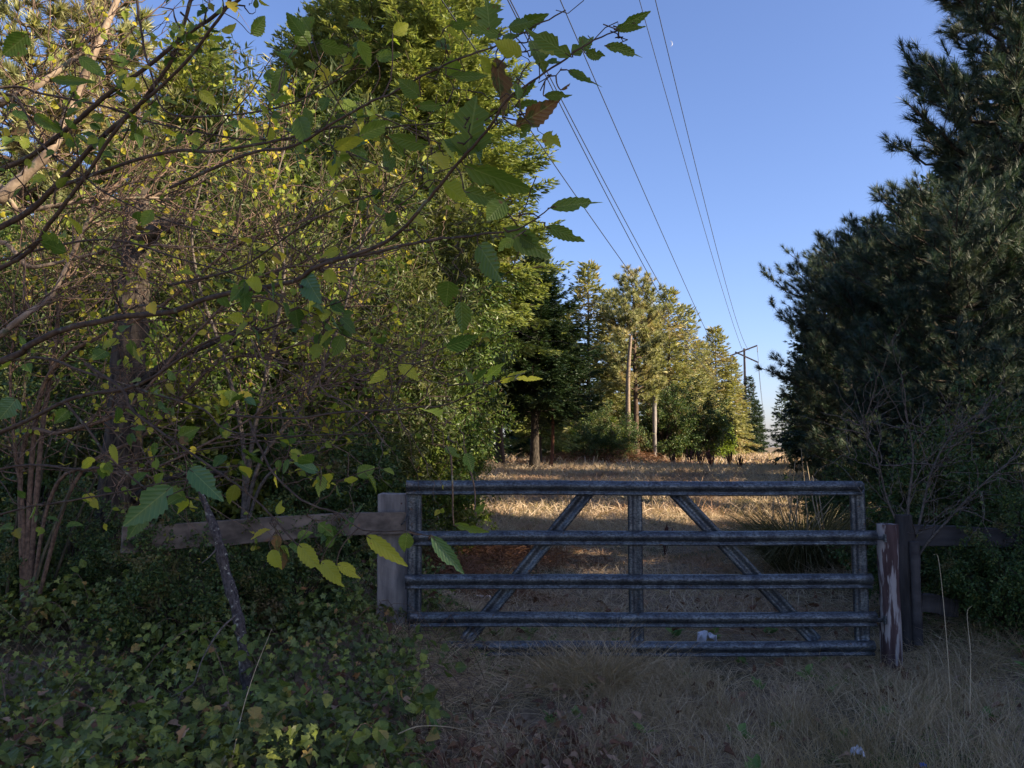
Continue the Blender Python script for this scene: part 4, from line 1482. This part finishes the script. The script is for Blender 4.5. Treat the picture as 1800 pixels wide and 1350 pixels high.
bx = -4.6
tangle(101, (bx, 4.9, float(gh(bx, 4.9)) - .1), [
    (A((-60, 420, 4.9), (0, 350, 4.9), (50, 303, 4.9), (93, 257, 4.9), (136, 163, 5.0), (167, 90, 5.0), (206, 0, 5.1), (235, -80, 5.1)), .045, .018),
    (A((-80, 260, 4.9), (0, 183, 4.9), (58, 156, 4.9), (128, 105, 5.0), (170, 80, 5.0)), .030, .014),
    (A((-60, 650, 4.8), (0, 590, 4.8), (50, 550, 4.8), (90, 520, 4.9), (130, 440, 5.0), (180, 330, 5.0)), .028, .008),
    (A((-60, 390, 5.0), (40, 372, 5.0), (140, 355, 5.0), (240, 348, 5.1), (330, 350, 5.2)), .022, .006),
    (A((-60, 480, 5.0), (60, 470, 5.0), (170, 445, 5.1), (240, 430, 5.1), (420, 440, 5.2)), .018, .005),
], 150, M['bark_pale'], [M['fg_leaf_yellow']], 'pale_limbed_tree', 'pale-limbed tree lit by the sun at the left edge behind the dark twigs', tw_len=(.35, 1.1), leaf_n=1.0)

bx2 = px2x(60, 5.6)
tangle(102, (bx2, 5.6, float(gh(bx2, 5.6)) - .1), [
    (A((70, 800, 5.6), (90, 650, 5.6), (110, 520, 5.6), (150, 400, 5.6), (230, 300, 5.7), (330, 260, 5.7)), .020, .006),
    (A((60, 760, 5.6), (100, 640, 5.5), (180, 590, 5.4), (280, 540, 5.3), (420, 430, 5.2), (560, 380, 5.2)), .020, .005),
    (A((40, 790, 5.6), (110, 760, 5.4), (220, 720, 5.2), (330, 600, 5.1), (470, 480, 5.0), (620, 470, 5.0)), .018, .005),
    (A((40, 900, 5.6), (25, 780, 5.6), (20, 620, 5.6), (60, 500, 5.6)), .016, .006),
    (A((130, 850, 5.5), (260, 760, 5.4), (380, 640, 5.3), (480, 620, 5.2), (640, 560, 5.2)), .016, .004),
    (A((100, 850, 5.5), (250, 830, 5.3), (400, 760, 5.2), (520, 690, 5.2), (680, 660, 5.2)), .014, .004),
], 230, M['twig_red'], [M['fg_leaf_yellow']], 'thicket_tree', 'tan many-stemmed bush of tangled bare twigs with sparse yellow leaves, behind the overhanging branches', tw_len=(.35, 1.2), leaf_n=1.3)
bx3 = px2x(420, 7.3)
tangle(103, (bx3, 7.3, float(gh(bx3, 7.3)) - .1), [
    (A((440, 800, 7.3), (470, 650, 7.2), (500, 480, 7.1), (480, 350, 7.0), (520, 200, 7.0)), .025, .006),
    (A((430, 820, 7.3), (400, 650, 7.2), (350, 500, 7.1), (340, 380, 7.0), (390, 220, 7.0)), .025, .006),
    (A((450, 830, 7.3), (540, 700, 7.2), (600, 560, 7.0), (640, 420, 6.9), (700, 330, 6.8)), .022, .006),
    (A((460, 850, 7.3), (580, 780, 7.2), (680, 700, 7.1), (750, 600, 7.0)), .018, .005),
], 150, M['twig_grey'], [M['fg_leaf_yellow'], M['fg_leaf']], 'thicket_tree', 'grey-stemmed thin tree with small yellow-green leaves above the fence board', tw_len=(.4, 1.3), leaf_n=3.2, lsize=(.04, .075))

# rough dark trunk with a broken limb
Y = 7.0
b0 = at(190, 1085, Y)
t = thing('rough_barked_tree', 'tree with a thick rough dark trunk and a broken limb, left of the fence board', 'tree', b0)
mb = MB()
P = spline([b0 + [0, 0, -.3], b0, at(200, 960, Y), at(215, 800, Y), at(228, 600, Y), at(238, 470, Y), at(242, 375, Y), at(246, 330, Y)], 60)
hh = np.linspace(0, 1, 60)
add_tube(mb, P, np.interp(hh, [0, .2, .5, .8, 1], [.23, .19, .15, .11, .07]), 24, jitter=.045, rng=r)
part('trunk', mb, M['bark_dark'], t)
mb = MB()
Q = spline(A((238, 440, Y), (262, 415, Y - .1), (290, 398, Y - .2), (322, 388, Y - .3)), 14)
add_tube(mb, Q, np.interp(np.linspace(0, 1, 14), [0, .7, 1], [.085, .07, .02]), 12, jitter=.09, rng=r)
part('broken_limb', mb, M['bark_dark'], t)
for (l_) in [A((205, 900, Y), (260, 860, 6.9), (320, 835, 6.8), (400, 830, 6.8)), A((225, 700, Y), (290, 640, 6.8), (380, 600, 6.8), (450, 560, 6.9))]:
    mb = MB()
    Q = spline(l_, 18)
    add_tube(mb, Q, np.linspace(.045, .012, 18), 8, jitter=.08, rng=r)
    part('limb', mb, M['bark_dark'], t)

# thin bare stems in the lower left, each its own sapling
for k in range(9):
    px0 = [5, 22, 38, 52, 66, 82, 12, 100, 30][k]
    Y = [5.6, 5.9, 5.4, 6.2, 5.8, 6.1, 6.3, 6.4, 6.0][k]
    lean = [20, 38, 55, 45, 70, 60, 15, 66, 30][k]
    b0 = at(px0, 1095, Y)
    b0[2] = float(gh(b0[0], Y)) - .05
    top = at(px0 + lean * 1.6, [830, 790, 850, 770, 820, 860, 740, 850, 900][k], Y + .1)
    Q = spline([b0, b0 * .5 + top * .5 + r.standard_normal(3) * .03, top, top + (top - b0) * .45 + r.standard_normal(3) * .1], 18)
    mb = MB()
    add_tube(mb, Q, np.linspace(.013, .005, 18), 7, jitter=.05, rng=r)
    lab = ['leftmost thin bare stem at the left edge', 'thin bare stem second from the left edge', 'strongly leaning thin stem near the left edge', 'tall thin stem leaning toward the rough trunk',
           'thin stem leaning right in the middle of the bare stems', 'short leaning stem left of the rough trunk', 'nearly upright thin bare stem at the left edge',
           'rightmost thin bare stem, close to the rough trunk', 'short thin bare stem low at the left edge'][k]
    tag(link('sapling', mb.mesh('sapling', M['stem'], True, b0), None, b0), lab, 'sapling stem', 'thin bare stems at the lower left')

# lichen-spotted dead branch leaning into the ivy
b0 = at(432, 1190, 4.55)
t = thing('dead_branch', 'lichen-spotted dead branch slanting down into the ivy', 'branch', b0)
mb = MB()
Q = spline([at(345, 845, 4.8), at(368, 905, 4.75), at(385, 955, 4.7), at(395, 1000, 4.7), at(412, 1060, 4.65), at(424, 1115, 4.6), b0, at(436, 1230, 4.5)], 50)
add_tube(mb, Q, np.interp(np.linspace(0, 1, 50), [0, .15, .4, 1], [.008, .022, .031, .030]) * (1 + .12 * np.sin(np.linspace(0, 40, 50))), 14, jitter=.06, rng=r)
part('limb', mb, M['lichen'], t)
for l_ in [A((418, 1078, 4.62), (385, 1110, 4.5), (355, 1160, 4.4), (338, 1205, 4.35), (300, 1225, 4.3)), A((386, 958, 4.7), (372, 975, 4.65), (355, 990, 4.6)),
           A((338, 1205, 4.35), (322, 1215, 4.33), (310, 1245, 4.3))]:
    mb = MB()
    Q = spline(l_, 14)
    add_tube(mb, Q, np.linspace(.006, .002, 14), 6)
    part('side_twig', mb, M['twig_grey'], t)

# ------------------------------------------------------------------ ivy and bramble bank, lower left
r = np.random.default_rng(5)


def lobed(n=5):
    """five-lobed ivy leaf outline as a fan"""
    a = np.linspace(-2.55, 2.55, 11)
    rad = np.array([.55, .42, .72, .45, .95, .50, 1.12, .50, .95, .45, .72])
    a = np.linspace(-2.7, 2.7, 11)
    rad = np.array([.45, .62, .45, .85, .58, 1.15, .58, .85, .45, .62, .45])
    return np.stack([np.sin(a) * rad, np.cos(a) * rad + .35], -1)


LB = lobed()


def ivy_leaves(mb, O, Nn, L, rr):
    n = len(O)
    yaw = norm(rr.standard_normal((n, 3)) + np.array([0, -.6, -.5]))
    Nn = norm(Nn)
    S = norm(np.cross(yaw, Nn))
    D = np.cross(Nn, S)
    V = np.zeros((n, 12, 3))
    fold = rr.uniform(-.05, .35, n)[:, None, None]
    droop = rr.uniform(0, .35, n)[:, None, None]
    x, y = LB[None, :, 0:1], LB[None, :, 1:2]
    V[:, 1:] = x * S[:, None] + y * D[:, None] + (np.abs(x) * fold - droop * np.maximum(y, 0) ** 2) * Nn[:, None]
    V[:, 0] = .25 * D
    V = O[:, None] + V * (L[:, None, None] * .5)
    b = np.arange(n)[:, None] * 12
    F = np.concatenate([b + np.array([[0, k, k + 1]]) for k in range(1, 11)])
    mb.add(V.reshape(-1, 3), F)


n = 36000
x = r.uniform(-4.6, 0.1, n)
y = r.uniform(2.3, 7.4, n)
edge = -.42 + .35 * vnoise(x * 2, y * 2, 3) + .10 * (y - 4.5) - .42 * sstep(5.3, 6.1, y)
keep = (x < edge) & (x > -.78 * y - .3) & ((vnoise(x * 3.7, y * 3.7, 91) > -.42) | (r.uniform(0, 1, n) < .25))
x, y = x[keep], y[keep]
n = len(x)
depth = r.uniform(0, 1, n) ** .6
hump = .19 * (vnoise(x * 3.2, y * 3.2, 7) + .35)
z = gh(x, y) + .02 + (.16 + 1.3 * hump) * depth * sstep(0, -.6, x - edge.max() + .2)
O = np.stack([x, y, z], -1)
Nn = np.array([0, -.35, .9]) + r.standard_normal((n, 3)) * .55
mb = MB()
ivy_leaves(mb, O, Nn, np.interp(y, [2.5, 5], [1.25, .95]) * r.uniform(.035, .078, n) * np.where(r.uniform(0, 1, n) < .06, 1.4, 1), r)
tag(link('ivy_ground_cover', mb.mesh('ivy_ground_cover', M['ivy'], False, (-1.5, 4.5, 0)), None, (-1.5, 4.5, 0)),
    'dark green ivy and bramble leaves covering the bank at the lower left', 'ground cover', kind='stuff')
# larger bramble leaves on top
n = 2600
x = r.uniform(-4.6, 0.3, n)
y = r.uniform(2.3, 7.0, n)
edge = -.35 + .35 * vnoise(x * 2, y * 2, 3) + .10 * (y - 4.5) - .42 * sstep(5.3, 6.1, y)
keep = (x < edge) & (x > -.78 * y - .3) & (vnoise(x * 1.7, y * 1.7, 51) > -.25)
x, y = x[keep], y[keep]
n = len(x)
hump = .14 * (vnoise(x * 3.2, y * 3.2, 7) + .4)
z = gh(x, y) + .05 + (.19 + 1.4 * hump) * r.uniform(.5, 1.1, n)
O = np.stack([x, y, z], -1)
mb = MB()
place_leaves(mb, O, norm(r.standard_normal((n, 3)) * [1, 1, .4] + [0, -.5, -.2]), norm(np.array([0, -.35, .9]) + r.standard_normal((n, 3)) * .4), r.uniform(.04, .085, n), r.uniform(1.0, 1.5, n), r)
cane = MB()
for k in range(46):
    cx_, cy_ = r.uniform(-4.2, -.5), r.uniform(3.0, 6.9)
    if cx_ < -.75 * cy_:
        continue
    a_ = r.uniform(0, 6.28)
    ln_ = r.uniform(.3, .75)
    u = np.linspace(0, 1, 12)
    P = np.stack([cx_ + math.cos(a_) * ln_ * u, cy_ + math.sin(a_) * ln_ * u, float(gh(cx_, cy_)) + .1 + r.uniform(.22, .5) * np.sin(u * 2.6)], -1)
    add_tube(mb, P, np.linspace(.003, .0012, 12), 4, 1)
    mb.uv.append(np.zeros((mb.n - sum(len(q_) for q_ in mb.uv), 2)))
    kk_ = r.integers(2, 12, 16)
    Ol = P[kk_] + r.standard_normal((16, 3)) * .02
    place_leaves(mb, Ol, norm(r.standard_normal((16, 3)) + [0, -.3, -.3]), norm(np.array([0, -.4, .8]) + r.standard_normal((16, 3)) * .5), r.uniform(.035, .075, 16), r.uniform(.9, 1.4, 16), r)
tag(link('bramble_leaves', mb.mesh('bramble_leaves', [M['bramble'], M['twig_red']], False, (-1.5, 4.5, 0)), None, (-1.5, 4.5, 0)),
    'larger serrated bramble leaves scattered over the ivy bank', 'ground cover', kind='stuff')
# ivy stems
mb = MB()
n = 700
x = r.uniform(-3.6, -.2, n)
y = r.uniform(2.6, 7, n)
K_ = 6
v = np.linspace(0, 1, K_)
ang = r.uniform(0, 6.28, n)
ln = r.uniform(.15, .6, n)
Px = x[:, None] + np.cos(ang)[:, None] * ln[:, None] * v
Py = y[:, None] + np.sin(ang)[:, None] * ln[:, None] * v
Pz = gh(Px, Py) + .05 + .22 * r.uniform(.2, 1, n)[:, None] * np.sin(v * 3.0)[None, :]
mb.add(*tubes3(np.stack([Px, Py, Pz], -1), np.full((n, K_), .0022)))
tag(link('ivy_stems', mb.mesh('ivy_stems', M['twig_red'], True, (-1.5, 4.5, 0)), None, (-1.5, 4.5, 0)), 'thin brown stems trailing through the ivy bank', 'ground cover', kind='stuff')

# ------------------------------------------------------------------ grass


def grass(name, label, n, xr, yr, hgt, wid, lean, mat, seed, mask=None, wedge=.72, tuft=0):
    rr = np.random.default_rng(seed)
    y = rr.uniform(*yr, n)
    x = rr.uniform(*xr, n)
    if tuft:
        cx = rr.uniform(*xr, tuft)
        cy = rr.uniform(*yr, tuft)
        q = rr.integers(0, tuft, n)
        x = cx[q] + rr.standard_normal(n) * .07
        y = cy[q] + rr.standard_normal(n) * .07
    keep = np.abs(x) < wedge * y + .8
    if mask is not None:
        keep &= mask(x, y, rr)
    x, y = x[keep], y[keep]
    n = len(x)
    O = np.stack([x, y, gh(x, y) - .01], -1)
    clump = .75 + .45 * vnoise(x * 1.6, y * 1.6, seed + 5)
    le = rr.uniform(*lean, n)[:, None]
    az = rr.uniform(0, 6.28, n) + 1.2 * vnoise(x, y, seed + 9)
    h = np.stack([np.cos(az), np.sin(az), np.zeros(n)], -1)
    D = norm(UP * (1 - le) + h * le)
    L = rr.uniform(*hgt, n) * np.clip(clump, .35, 1.4)
    mbg = MB()
    add_blades(mbg, O, D, L, rr.uniform(*wid, n), h * rr.uniform(.1, .8, (n, 1)) - UP * rr.uniform(0, .5, (n, 1)), norm(rr.standard_normal((n, 3)) * [1, .4, .2] + [0, 1, 0]))
    c = (0, sum(yr) / 2, 0)
    return tag(link(name, mbg.mesh(name, mat, False, c), None, c), label, 'grass', kind='stuff')


def not_ivy(x, y, rr):
    return (x > -.55 + .1 * (y - 4.5) + .25 * vnoise(x * 2, y * 2, 3) - .35 * sstep(5.3, 6.1, y)) | (y > 7.5)


grass('dry_grass', 'tangled pale dry grass in the shade before the gate', 56000, (-1.2, 4.8), (2.4, 8.0), (.05, .28), (.0022, .0045), (.25, 1.0), M['dry_grass'], 61,
      lambda x, y, rr: not_ivy(x, y, rr) & ((vnoise(x * 2.1, y * 2.1, 57) > -.1) | (rr.uniform(0, 1, len(x)) < .4)))
grass('straw_thatch', 'flattened grey-brown straw lying on the ground before the gate', 60000, (-1.2, 5.0), (2.4, 9.0), (.06, .24), (.002, .0045), (.82, 1.05), M['dry_grass'], 62,
      lambda x, y, rr: not_ivy(x, y, rr) & ((vnoise(x * 2.1, y * 2.1, 57) > -.25) | (rr.uniform(0, 1, len(x)) < .35)))
grass('tall_dry_grass', 'tall wispy seed stalks in the near right foreground', 26000, (-.4, 4.6), (2.6, 6.1), (.16, .46), (.0020, .0036), (.0, .40), M['dry_grass'], 63,
      lambda x, y, rr: (vnoise(x * 1.3, y * 1.3, 21) > -.35 + .7 * (x < .3)) & (rr.uniform(0, 1, len(x)) < .9), tuft=480)
grass('green_grass', 'short green weeds and grass patches before the gate', 36000, (-1.0, 4.8), (2.6, 8.0), (.03, .13), (.003, .007), (.2, .95), M['green_grass'], 64,
      lambda x, y, rr: not_ivy(x, y, rr) & (vnoise(x * 1.5, y * 1.5, 33) > .0))
FG = lambda x, y, rr: (x > -.30 * y + .5) | (y > 24)
grass('field_grass', 'dry tan grass of the field just beyond the gate', 70000, (-4, 9), (7.5, 18), (.10, .34), (.004, .009), (.1, .9), M['field_grass'], 65)
grass('field_grass', 'dry sunlit grass in the middle of the field', 60000, (-8, 16), (17, 40), (.18, .45), (.009, .02), (.05, .7), M['field_grass'], 66)
grass('field_grass', 'far dry golden grass at the foot of the utility pole', 50000, (-15, 45), (38, 130), (.3, .75), (.03, .07), (.05, .6), M['field_grass'], 67)
grass('green_grass', 'green grass patch in the field beyond the gate', 14000, (-3, 6), (8, 18), (.04, .14), (.005, .010), (.1, .9), M['green_grass'], 68,
      lambda x, y, rr: vnoise(x * .8, y * .8, 41) > .2)

grass('tall_dry_grass', 'scattered dry stems poking through the ivy bank', 900, (-3.8, -.2), (2.6, 6.8), (.25, .6), (.0018, .003), (.1, .7), M['dry_grass'], 75)
grass('tall_dry_grass', 'tuft of dry grass hiding the middle of the bottom rail', 4200, (-.1, 1.5), (5.6, 6.25), (.16, .52), (.0026, .0048), (.1, .95), M['dry_grass'], 69,
      lambda x, y, rr: rr.uniform(0, 1, len(x)) < np.exp(-((x - .65) / .5) ** 2) * (.6 + .8 * vnoise(x * 4, y * 4, 13)), tuft=60)
grass('tall_dry_grass', 'dry grass round the foot of the red gate post', 2600, (2.3, 4.6), (5.6, 6.9), (.12, .40), (.0022, .004), (.1, .8), M['dry_grass'], 70)
rr = np.random.default_rng(79)
mb = MB()
for k in range(70):
    x_, y_ = rr.uniform(-.5, 4.2), rr.uniform(2.9, 7.5)
    if abs(x_) > .7 * y_:
        continue
    nl_ = rr.integers(5, 11)
    a_ = rr.uniform(0, 6.28, nl_)
    O_ = np.repeat([[x_, y_, float(gh(x_, y_)) + .03]], nl_, 0) + rr.standard_normal((nl_, 3)) * .015
    place_leaves(mb, O_, np.stack([np.cos(a_), np.sin(a_), rr.uniform(.2, 1.1, nl_)], -1), np.tile(UP, (nl_, 1)) + rr.standard_normal((nl_, 3)) * .3, rr.uniform(.04, .09, nl_), rr.uniform(.6, 1.1, nl_), rr)
tag(link('green_weeds', mb.mesh('green_weeds', M['green_grass'], False, (1, 5, 0)), None, (1, 5, 0)), 'low green weeds among the dry grass before the gate', 'weeds', kind='stuff')
# leaf litter
rr = np.random.default_rng(71)
n = 1800
x = np.concatenate([rr.normal(.2, .38, 900), rr.uniform(-1.5, 4.5, 500), rr.uniform(-3, -.2, 400)])
y = np.concatenate([rr.normal(3.9, .6, 900), rr.uniform(2.6, 9, 500), rr.uniform(2.6, 4.5, 400)])
O = np.stack([x, y, gh(x, y) + .03 + .08 * rr.uniform(0, 1, len(x)) + .2 * (x < -.6) * rr.uniform(.5, 1, len(x))], -1)
D = norm(rr.standard_normal((n, 3)) * [1, 1, .35])
mb = MB()
N = norm(UP * 1.0 + rr.standard_normal((n, 3)) * .7)
place_leaves(mb, O, D, N, rr.uniform(.035, .085, n), rr.uniform(.7, 1.3, n), rr, curl=(.2, 1.4), fold=(.2, 1.1), bites=.5)
tag(link('leaf_litter', mb.mesh('leaf_litter', M['litter'], False), None), 'fallen red-brown leaves scattered over the ground', 'fallen leaves', kind='stuff')

# dead bracken heap behind the left part of the gate, reddish stalks in the field
mb = MB()
n = 16000
q = rr.integers(0, 3, n)
cx = np.array([px2x(790, 9.3), px2x(860, 12), px2x(1060, 44)])[q]
cy = np.array([9.3, 12, 44.0])[q]
sg = np.array([.5, .8, 2.5])[q]
x = cx + rr.standard_normal(n) * sg
y = cy + rr.standard_normal(n) * sg * .7
hgt = np.exp(-((x - cx) ** 2 + (y - cy) ** 2) / (2 * sg ** 2)) * np.array([.38, .3, 1.0])[q]
O = np.stack([x, y, gh(x, y) + hgt * rr.uniform(0, 1, n)], -1)
h = norm(rr.standard_normal((n, 3)) * [1, 1, .45])
sc_ = np.array([1, 1.3, 3.0])[q]
add_blades(mb, O, h, rr.uniform(.08, .3, n) * sc_, .006 * sc_, -UP * rr.uniform(0, .6, (n, 1)), norm(rr.standard_normal((n, 3))))
tag(link('dead_bracken', mb.mesh('dead_bracken', M['bracken'], False), None), 'rust-brown dead bracken heaped beyond the left half of the gate', 'dead bracken', kind='stuff')


def dock(label, px, Y, h, n=5, seed=0):
    q = np.random.default_rng(seed)
    bx = px2x(px, Y)
    b0 = np.array([bx, Y, float(gh(bx, Y)) - .02])
    mb = MB()
    for k in range(n):
        top = b0 + np.array([q.uniform(-.25, .25) * h, q.uniform(-.2, .2) * h, h * q.uniform(.7, 1)])
        s_ = np.linspace(0, 1, 9)[:, None]
        rad = np.interp(s_[:, 0], [0, .45, .5, .8, 1], [.010, .009, .035, .04, .008]) * h
        add_tube(mb, b0 + (top - b0) * s_ + np.array([0, 0, 0]), rad * 1.0, 6, jitter=.2, rng=q)
    o = link('dock_plant', mb.mesh('dock_plant', M['dock'], False, b0), None, b0)
    tag(o, label, 'dead weed', 'dead brown dock plants in the field')


for k, (px, Y, h, lab) in enumerate([(1182, 38, .75, 'short dead brown dock left of the lime bush'), (1212, 40, 1.0, 'dead brown dock below the dark shrub'),
                                     (1232, 36, .9, 'dense dead dock left of the others under the lime bush'), (1250, 34, 1.0, 'tall dead dock straight below the lime bush'),
                                     (1283, 37, .85, 'dead dock just left of the utility pole foot'), (1300, 33, .7, 'low dead dock under the utility pole'),
                                     (1165, 12.5, .55, 'dark dead weed seen through the gate right of its middle upright'), (925, 12.0, .5, 'dark dead weed beyond the left brace of the gate')]):
    dock(lab, px, Y, h, 7, 900 + k)

# big tussock with arching blades and pale stalks behind the right half of the gate
bx, by = px2x(1410, 10.2), 10.2
b0 = np.array([bx, by, float(gh(bx, by)) - .05])
t = thing('grass_tussock', 'large arching grass tussock with pale stalks behind the right half of the gate', 'grass clump', b0)
rr = np.random.default_rng(88)
n = 3800
az = rr.uniform(0, 6.28, n)
rd = rr.uniform(0, .38, n)
O = b0 + np.stack([np.cos(az) * rd, np.sin(az) * rd, np.zeros(n)], -1)
h = np.stack([np.cos(az), np.sin(az), np.zeros(n)], -1)
D = norm(UP + h * rr.uniform(.05, .6, (n, 1)))
mb = MB()
add_blades(mb, O, D, rr.uniform(.7, 1.5, n), rr.uniform(.004, .009, n), h * rr.uniform(.3, .9, (n, 1)) - UP * rr.uniform(.2, 1.0, (n, 1)), norm(rr.standard_normal((n, 3))))
tm = leaf_mat('tussock_blade', [(0, (.06, .065, .025)), (.7, (.14, .13, .05)), (1, (.34, .28, .15))], .2, .6, 2)
part('blades', mb, tm, t, False)
mb = MB()
for k in range(16):
    a_ = b0 + np.array([rr.uniform(-.35, .3), rr.uniform(-.3, .3), .2])
    tp = at([1352, 1362, 1374, 1398, 1402, 1408, 1413, 1418, 1428, 1435, 1350, 1330, 1385, 1460, 1470, 1446][k], [830, 850, 845, 808, 850, 788, 852, 812, 836, 842, 905, 930, 900, 890, 868, 905][k], by + rr.uniform(-.4, .2))
    add_tube(mb, spline([a_, (a_ + tp) / 2 + rr.standard_normal(3) * .02, tp], 8), np.linspace(.012, .004, 8), 6)
part('stalks', mb, bark_mat('pale_stalk', (.32, .25, .15), (.48, .39, .25), 20), t)

# ------------------------------------------------------------------ twiggy dead bush at the right, briar whips
bx, by = px2x(1600, 6.8), 6.8
base = (bx, by, float(gh(bx, by)) - .1)
tangle(201, base, [
    (A((1600, 1000, 6.75), (1596, 900, 6.75), (1605, 800, 6.7), (1590, 720, 6.6)), .020, .004),
    (A((1605, 1000, 6.75), (1625, 880, 6.75), (1650, 800, 6.7), (1700, 730, 6.6)), .018, .004),
    (A((1600, 980, 6.75), (1560, 880, 6.7), (1540, 800, 6.6), (1510, 740, 6.6)), .014, .004),
    (A((1605, 1000, 6.75), (1680, 900, 6.7), (1740, 840, 6.6), (1790, 800, 6.6)), .014, .004),
], 75, M['twig_grey'], [M['shrub_dark']], 'dead_bush', 'tangled grey dead bush with bare twigs above the red gate post', tw_len=(.25, .9), leaf_n=1.6, lsize=(.02, .04), twig=M['dead_twig'])
for k, (l_, lab) in enumerate([(A((1820, 1020, 6.2), (1790, 815, 6.4), (1735, 738, 6.5), (1680, 750, 6.6), (1640, 800, 6.7)), 'thin arching briar whip above the right-hand shrubs'),
                               (A((1520, 875, 6.0), (1500, 845, 6.1), (1475, 818, 6.3), (1430, 800, 6.5)), 'thorny twig crossing the right end of the top rail'),
                               (A((1672, 1240, 4.9), (1662, 1100, 5.0), (1650, 985, 5.1), (1640, 975, 5.1)), 'tall pale dry stem in front of the low board end'),
                               (A((405, 1350, 3.6), (425, 1255, 3.7), (448, 1180, 3.8), (478, 1105, 3.9)), 'pale dry grass stem slanting across the ivy'),
                               (A((1705, 1250, 4.6), (1706, 1150, 4.7), (1700, 1080, 4.8), (1708, 1065, 4.8)), 'short pale dry stem right of the tall one'),
                               (A((700, 1290, 3.8), (735, 1277, 3.8), (790, 1278, 3.8), (850, 1292, 3.8)), 'bent straw lying at the edge of the ivy')]):
    mb = MB()
    Q = spline(l_, 16)
    add_tube(mb, Q, np.linspace(.0030, .0010, 16), 6)
    tag(link('dry_stem' if k > 1 else 'briar_whip', mb.mesh('dry_stem', M['twig_grey'] if k < 2 else bpy.data.materials['pale_stalk'], True, Q[0]), None, Q[0]), lab, 'dry stem' if k > 1 else 'twig')

# ------------------------------------------------------------------ fallen white stick, litter
mb = MB()
Q = spline(A((725, 1046, 9.0), (770, 1048, 8.9), (820, 1049, 8.8), (862, 1050, 8.7)), 14)
add_tube(mb, Q, np.linspace(.012, .022, 14), 8, jitter=.1, rng=r)
tag(link('fallen_stick', mb.mesh('fallen_stick', M['white_wood'], True, Q[7]), None, Q[7]), 'bleached white stick lying on the grass behind the left brace', 'stick')


def crumple(label, px, py, Y, s, mat, cat, name, seed, flat=.5):
    q = np.random.default_rng(seed)
    c = at(px, py, Y)
    n = 8
    g = np.stack(np.meshgrid(np.linspace(-1, 1, n), np.linspace(-1, 1, n)), -1).reshape(-1, 2)
    V = np.stack([g[:, 0] * s, g[:, 1] * s * .7, q.uniform(-1, 1, n * n) * s * flat + s * .5 * (1 - np.abs(g[:, 0]))], -1)
    V[:, :2] += q.standard_normal((n * n, 2)) * s * .12
    i, j = np.meshgrid(np.arange(n - 1), np.arange(n - 1))
    k = (j * n + i).ravel()
    F = np.stack([k, k + 1, k + n + 1, k + n], -1)
    mb = MB().add(V, F)
    o = link(name, mb.mesh(name, mat, False), None, c)
    m_ = o.modifiers.new('thick', 'SOLIDIFY')
    m_.thickness = .0015
    tag(o, label, cat)


crumple('crumpled white paper lying behind the bottom rail of the gate', 1243, 1122, 6.75, .075, M['paper'], 'litter', 'crumpled_paper', 1)
crumple('small white scrap in the grass near the bottom right', 1507, 1322, 4.45, .032, M['paper'], 'litter', 'paper_scrap', 2, .8)
crumple('tiny blue scrap at the bottom edge right of the white scrap', 1622, 1345, 4.3, .014, M['blue'], 'litter', 'plastic_scrap', 3, .8)
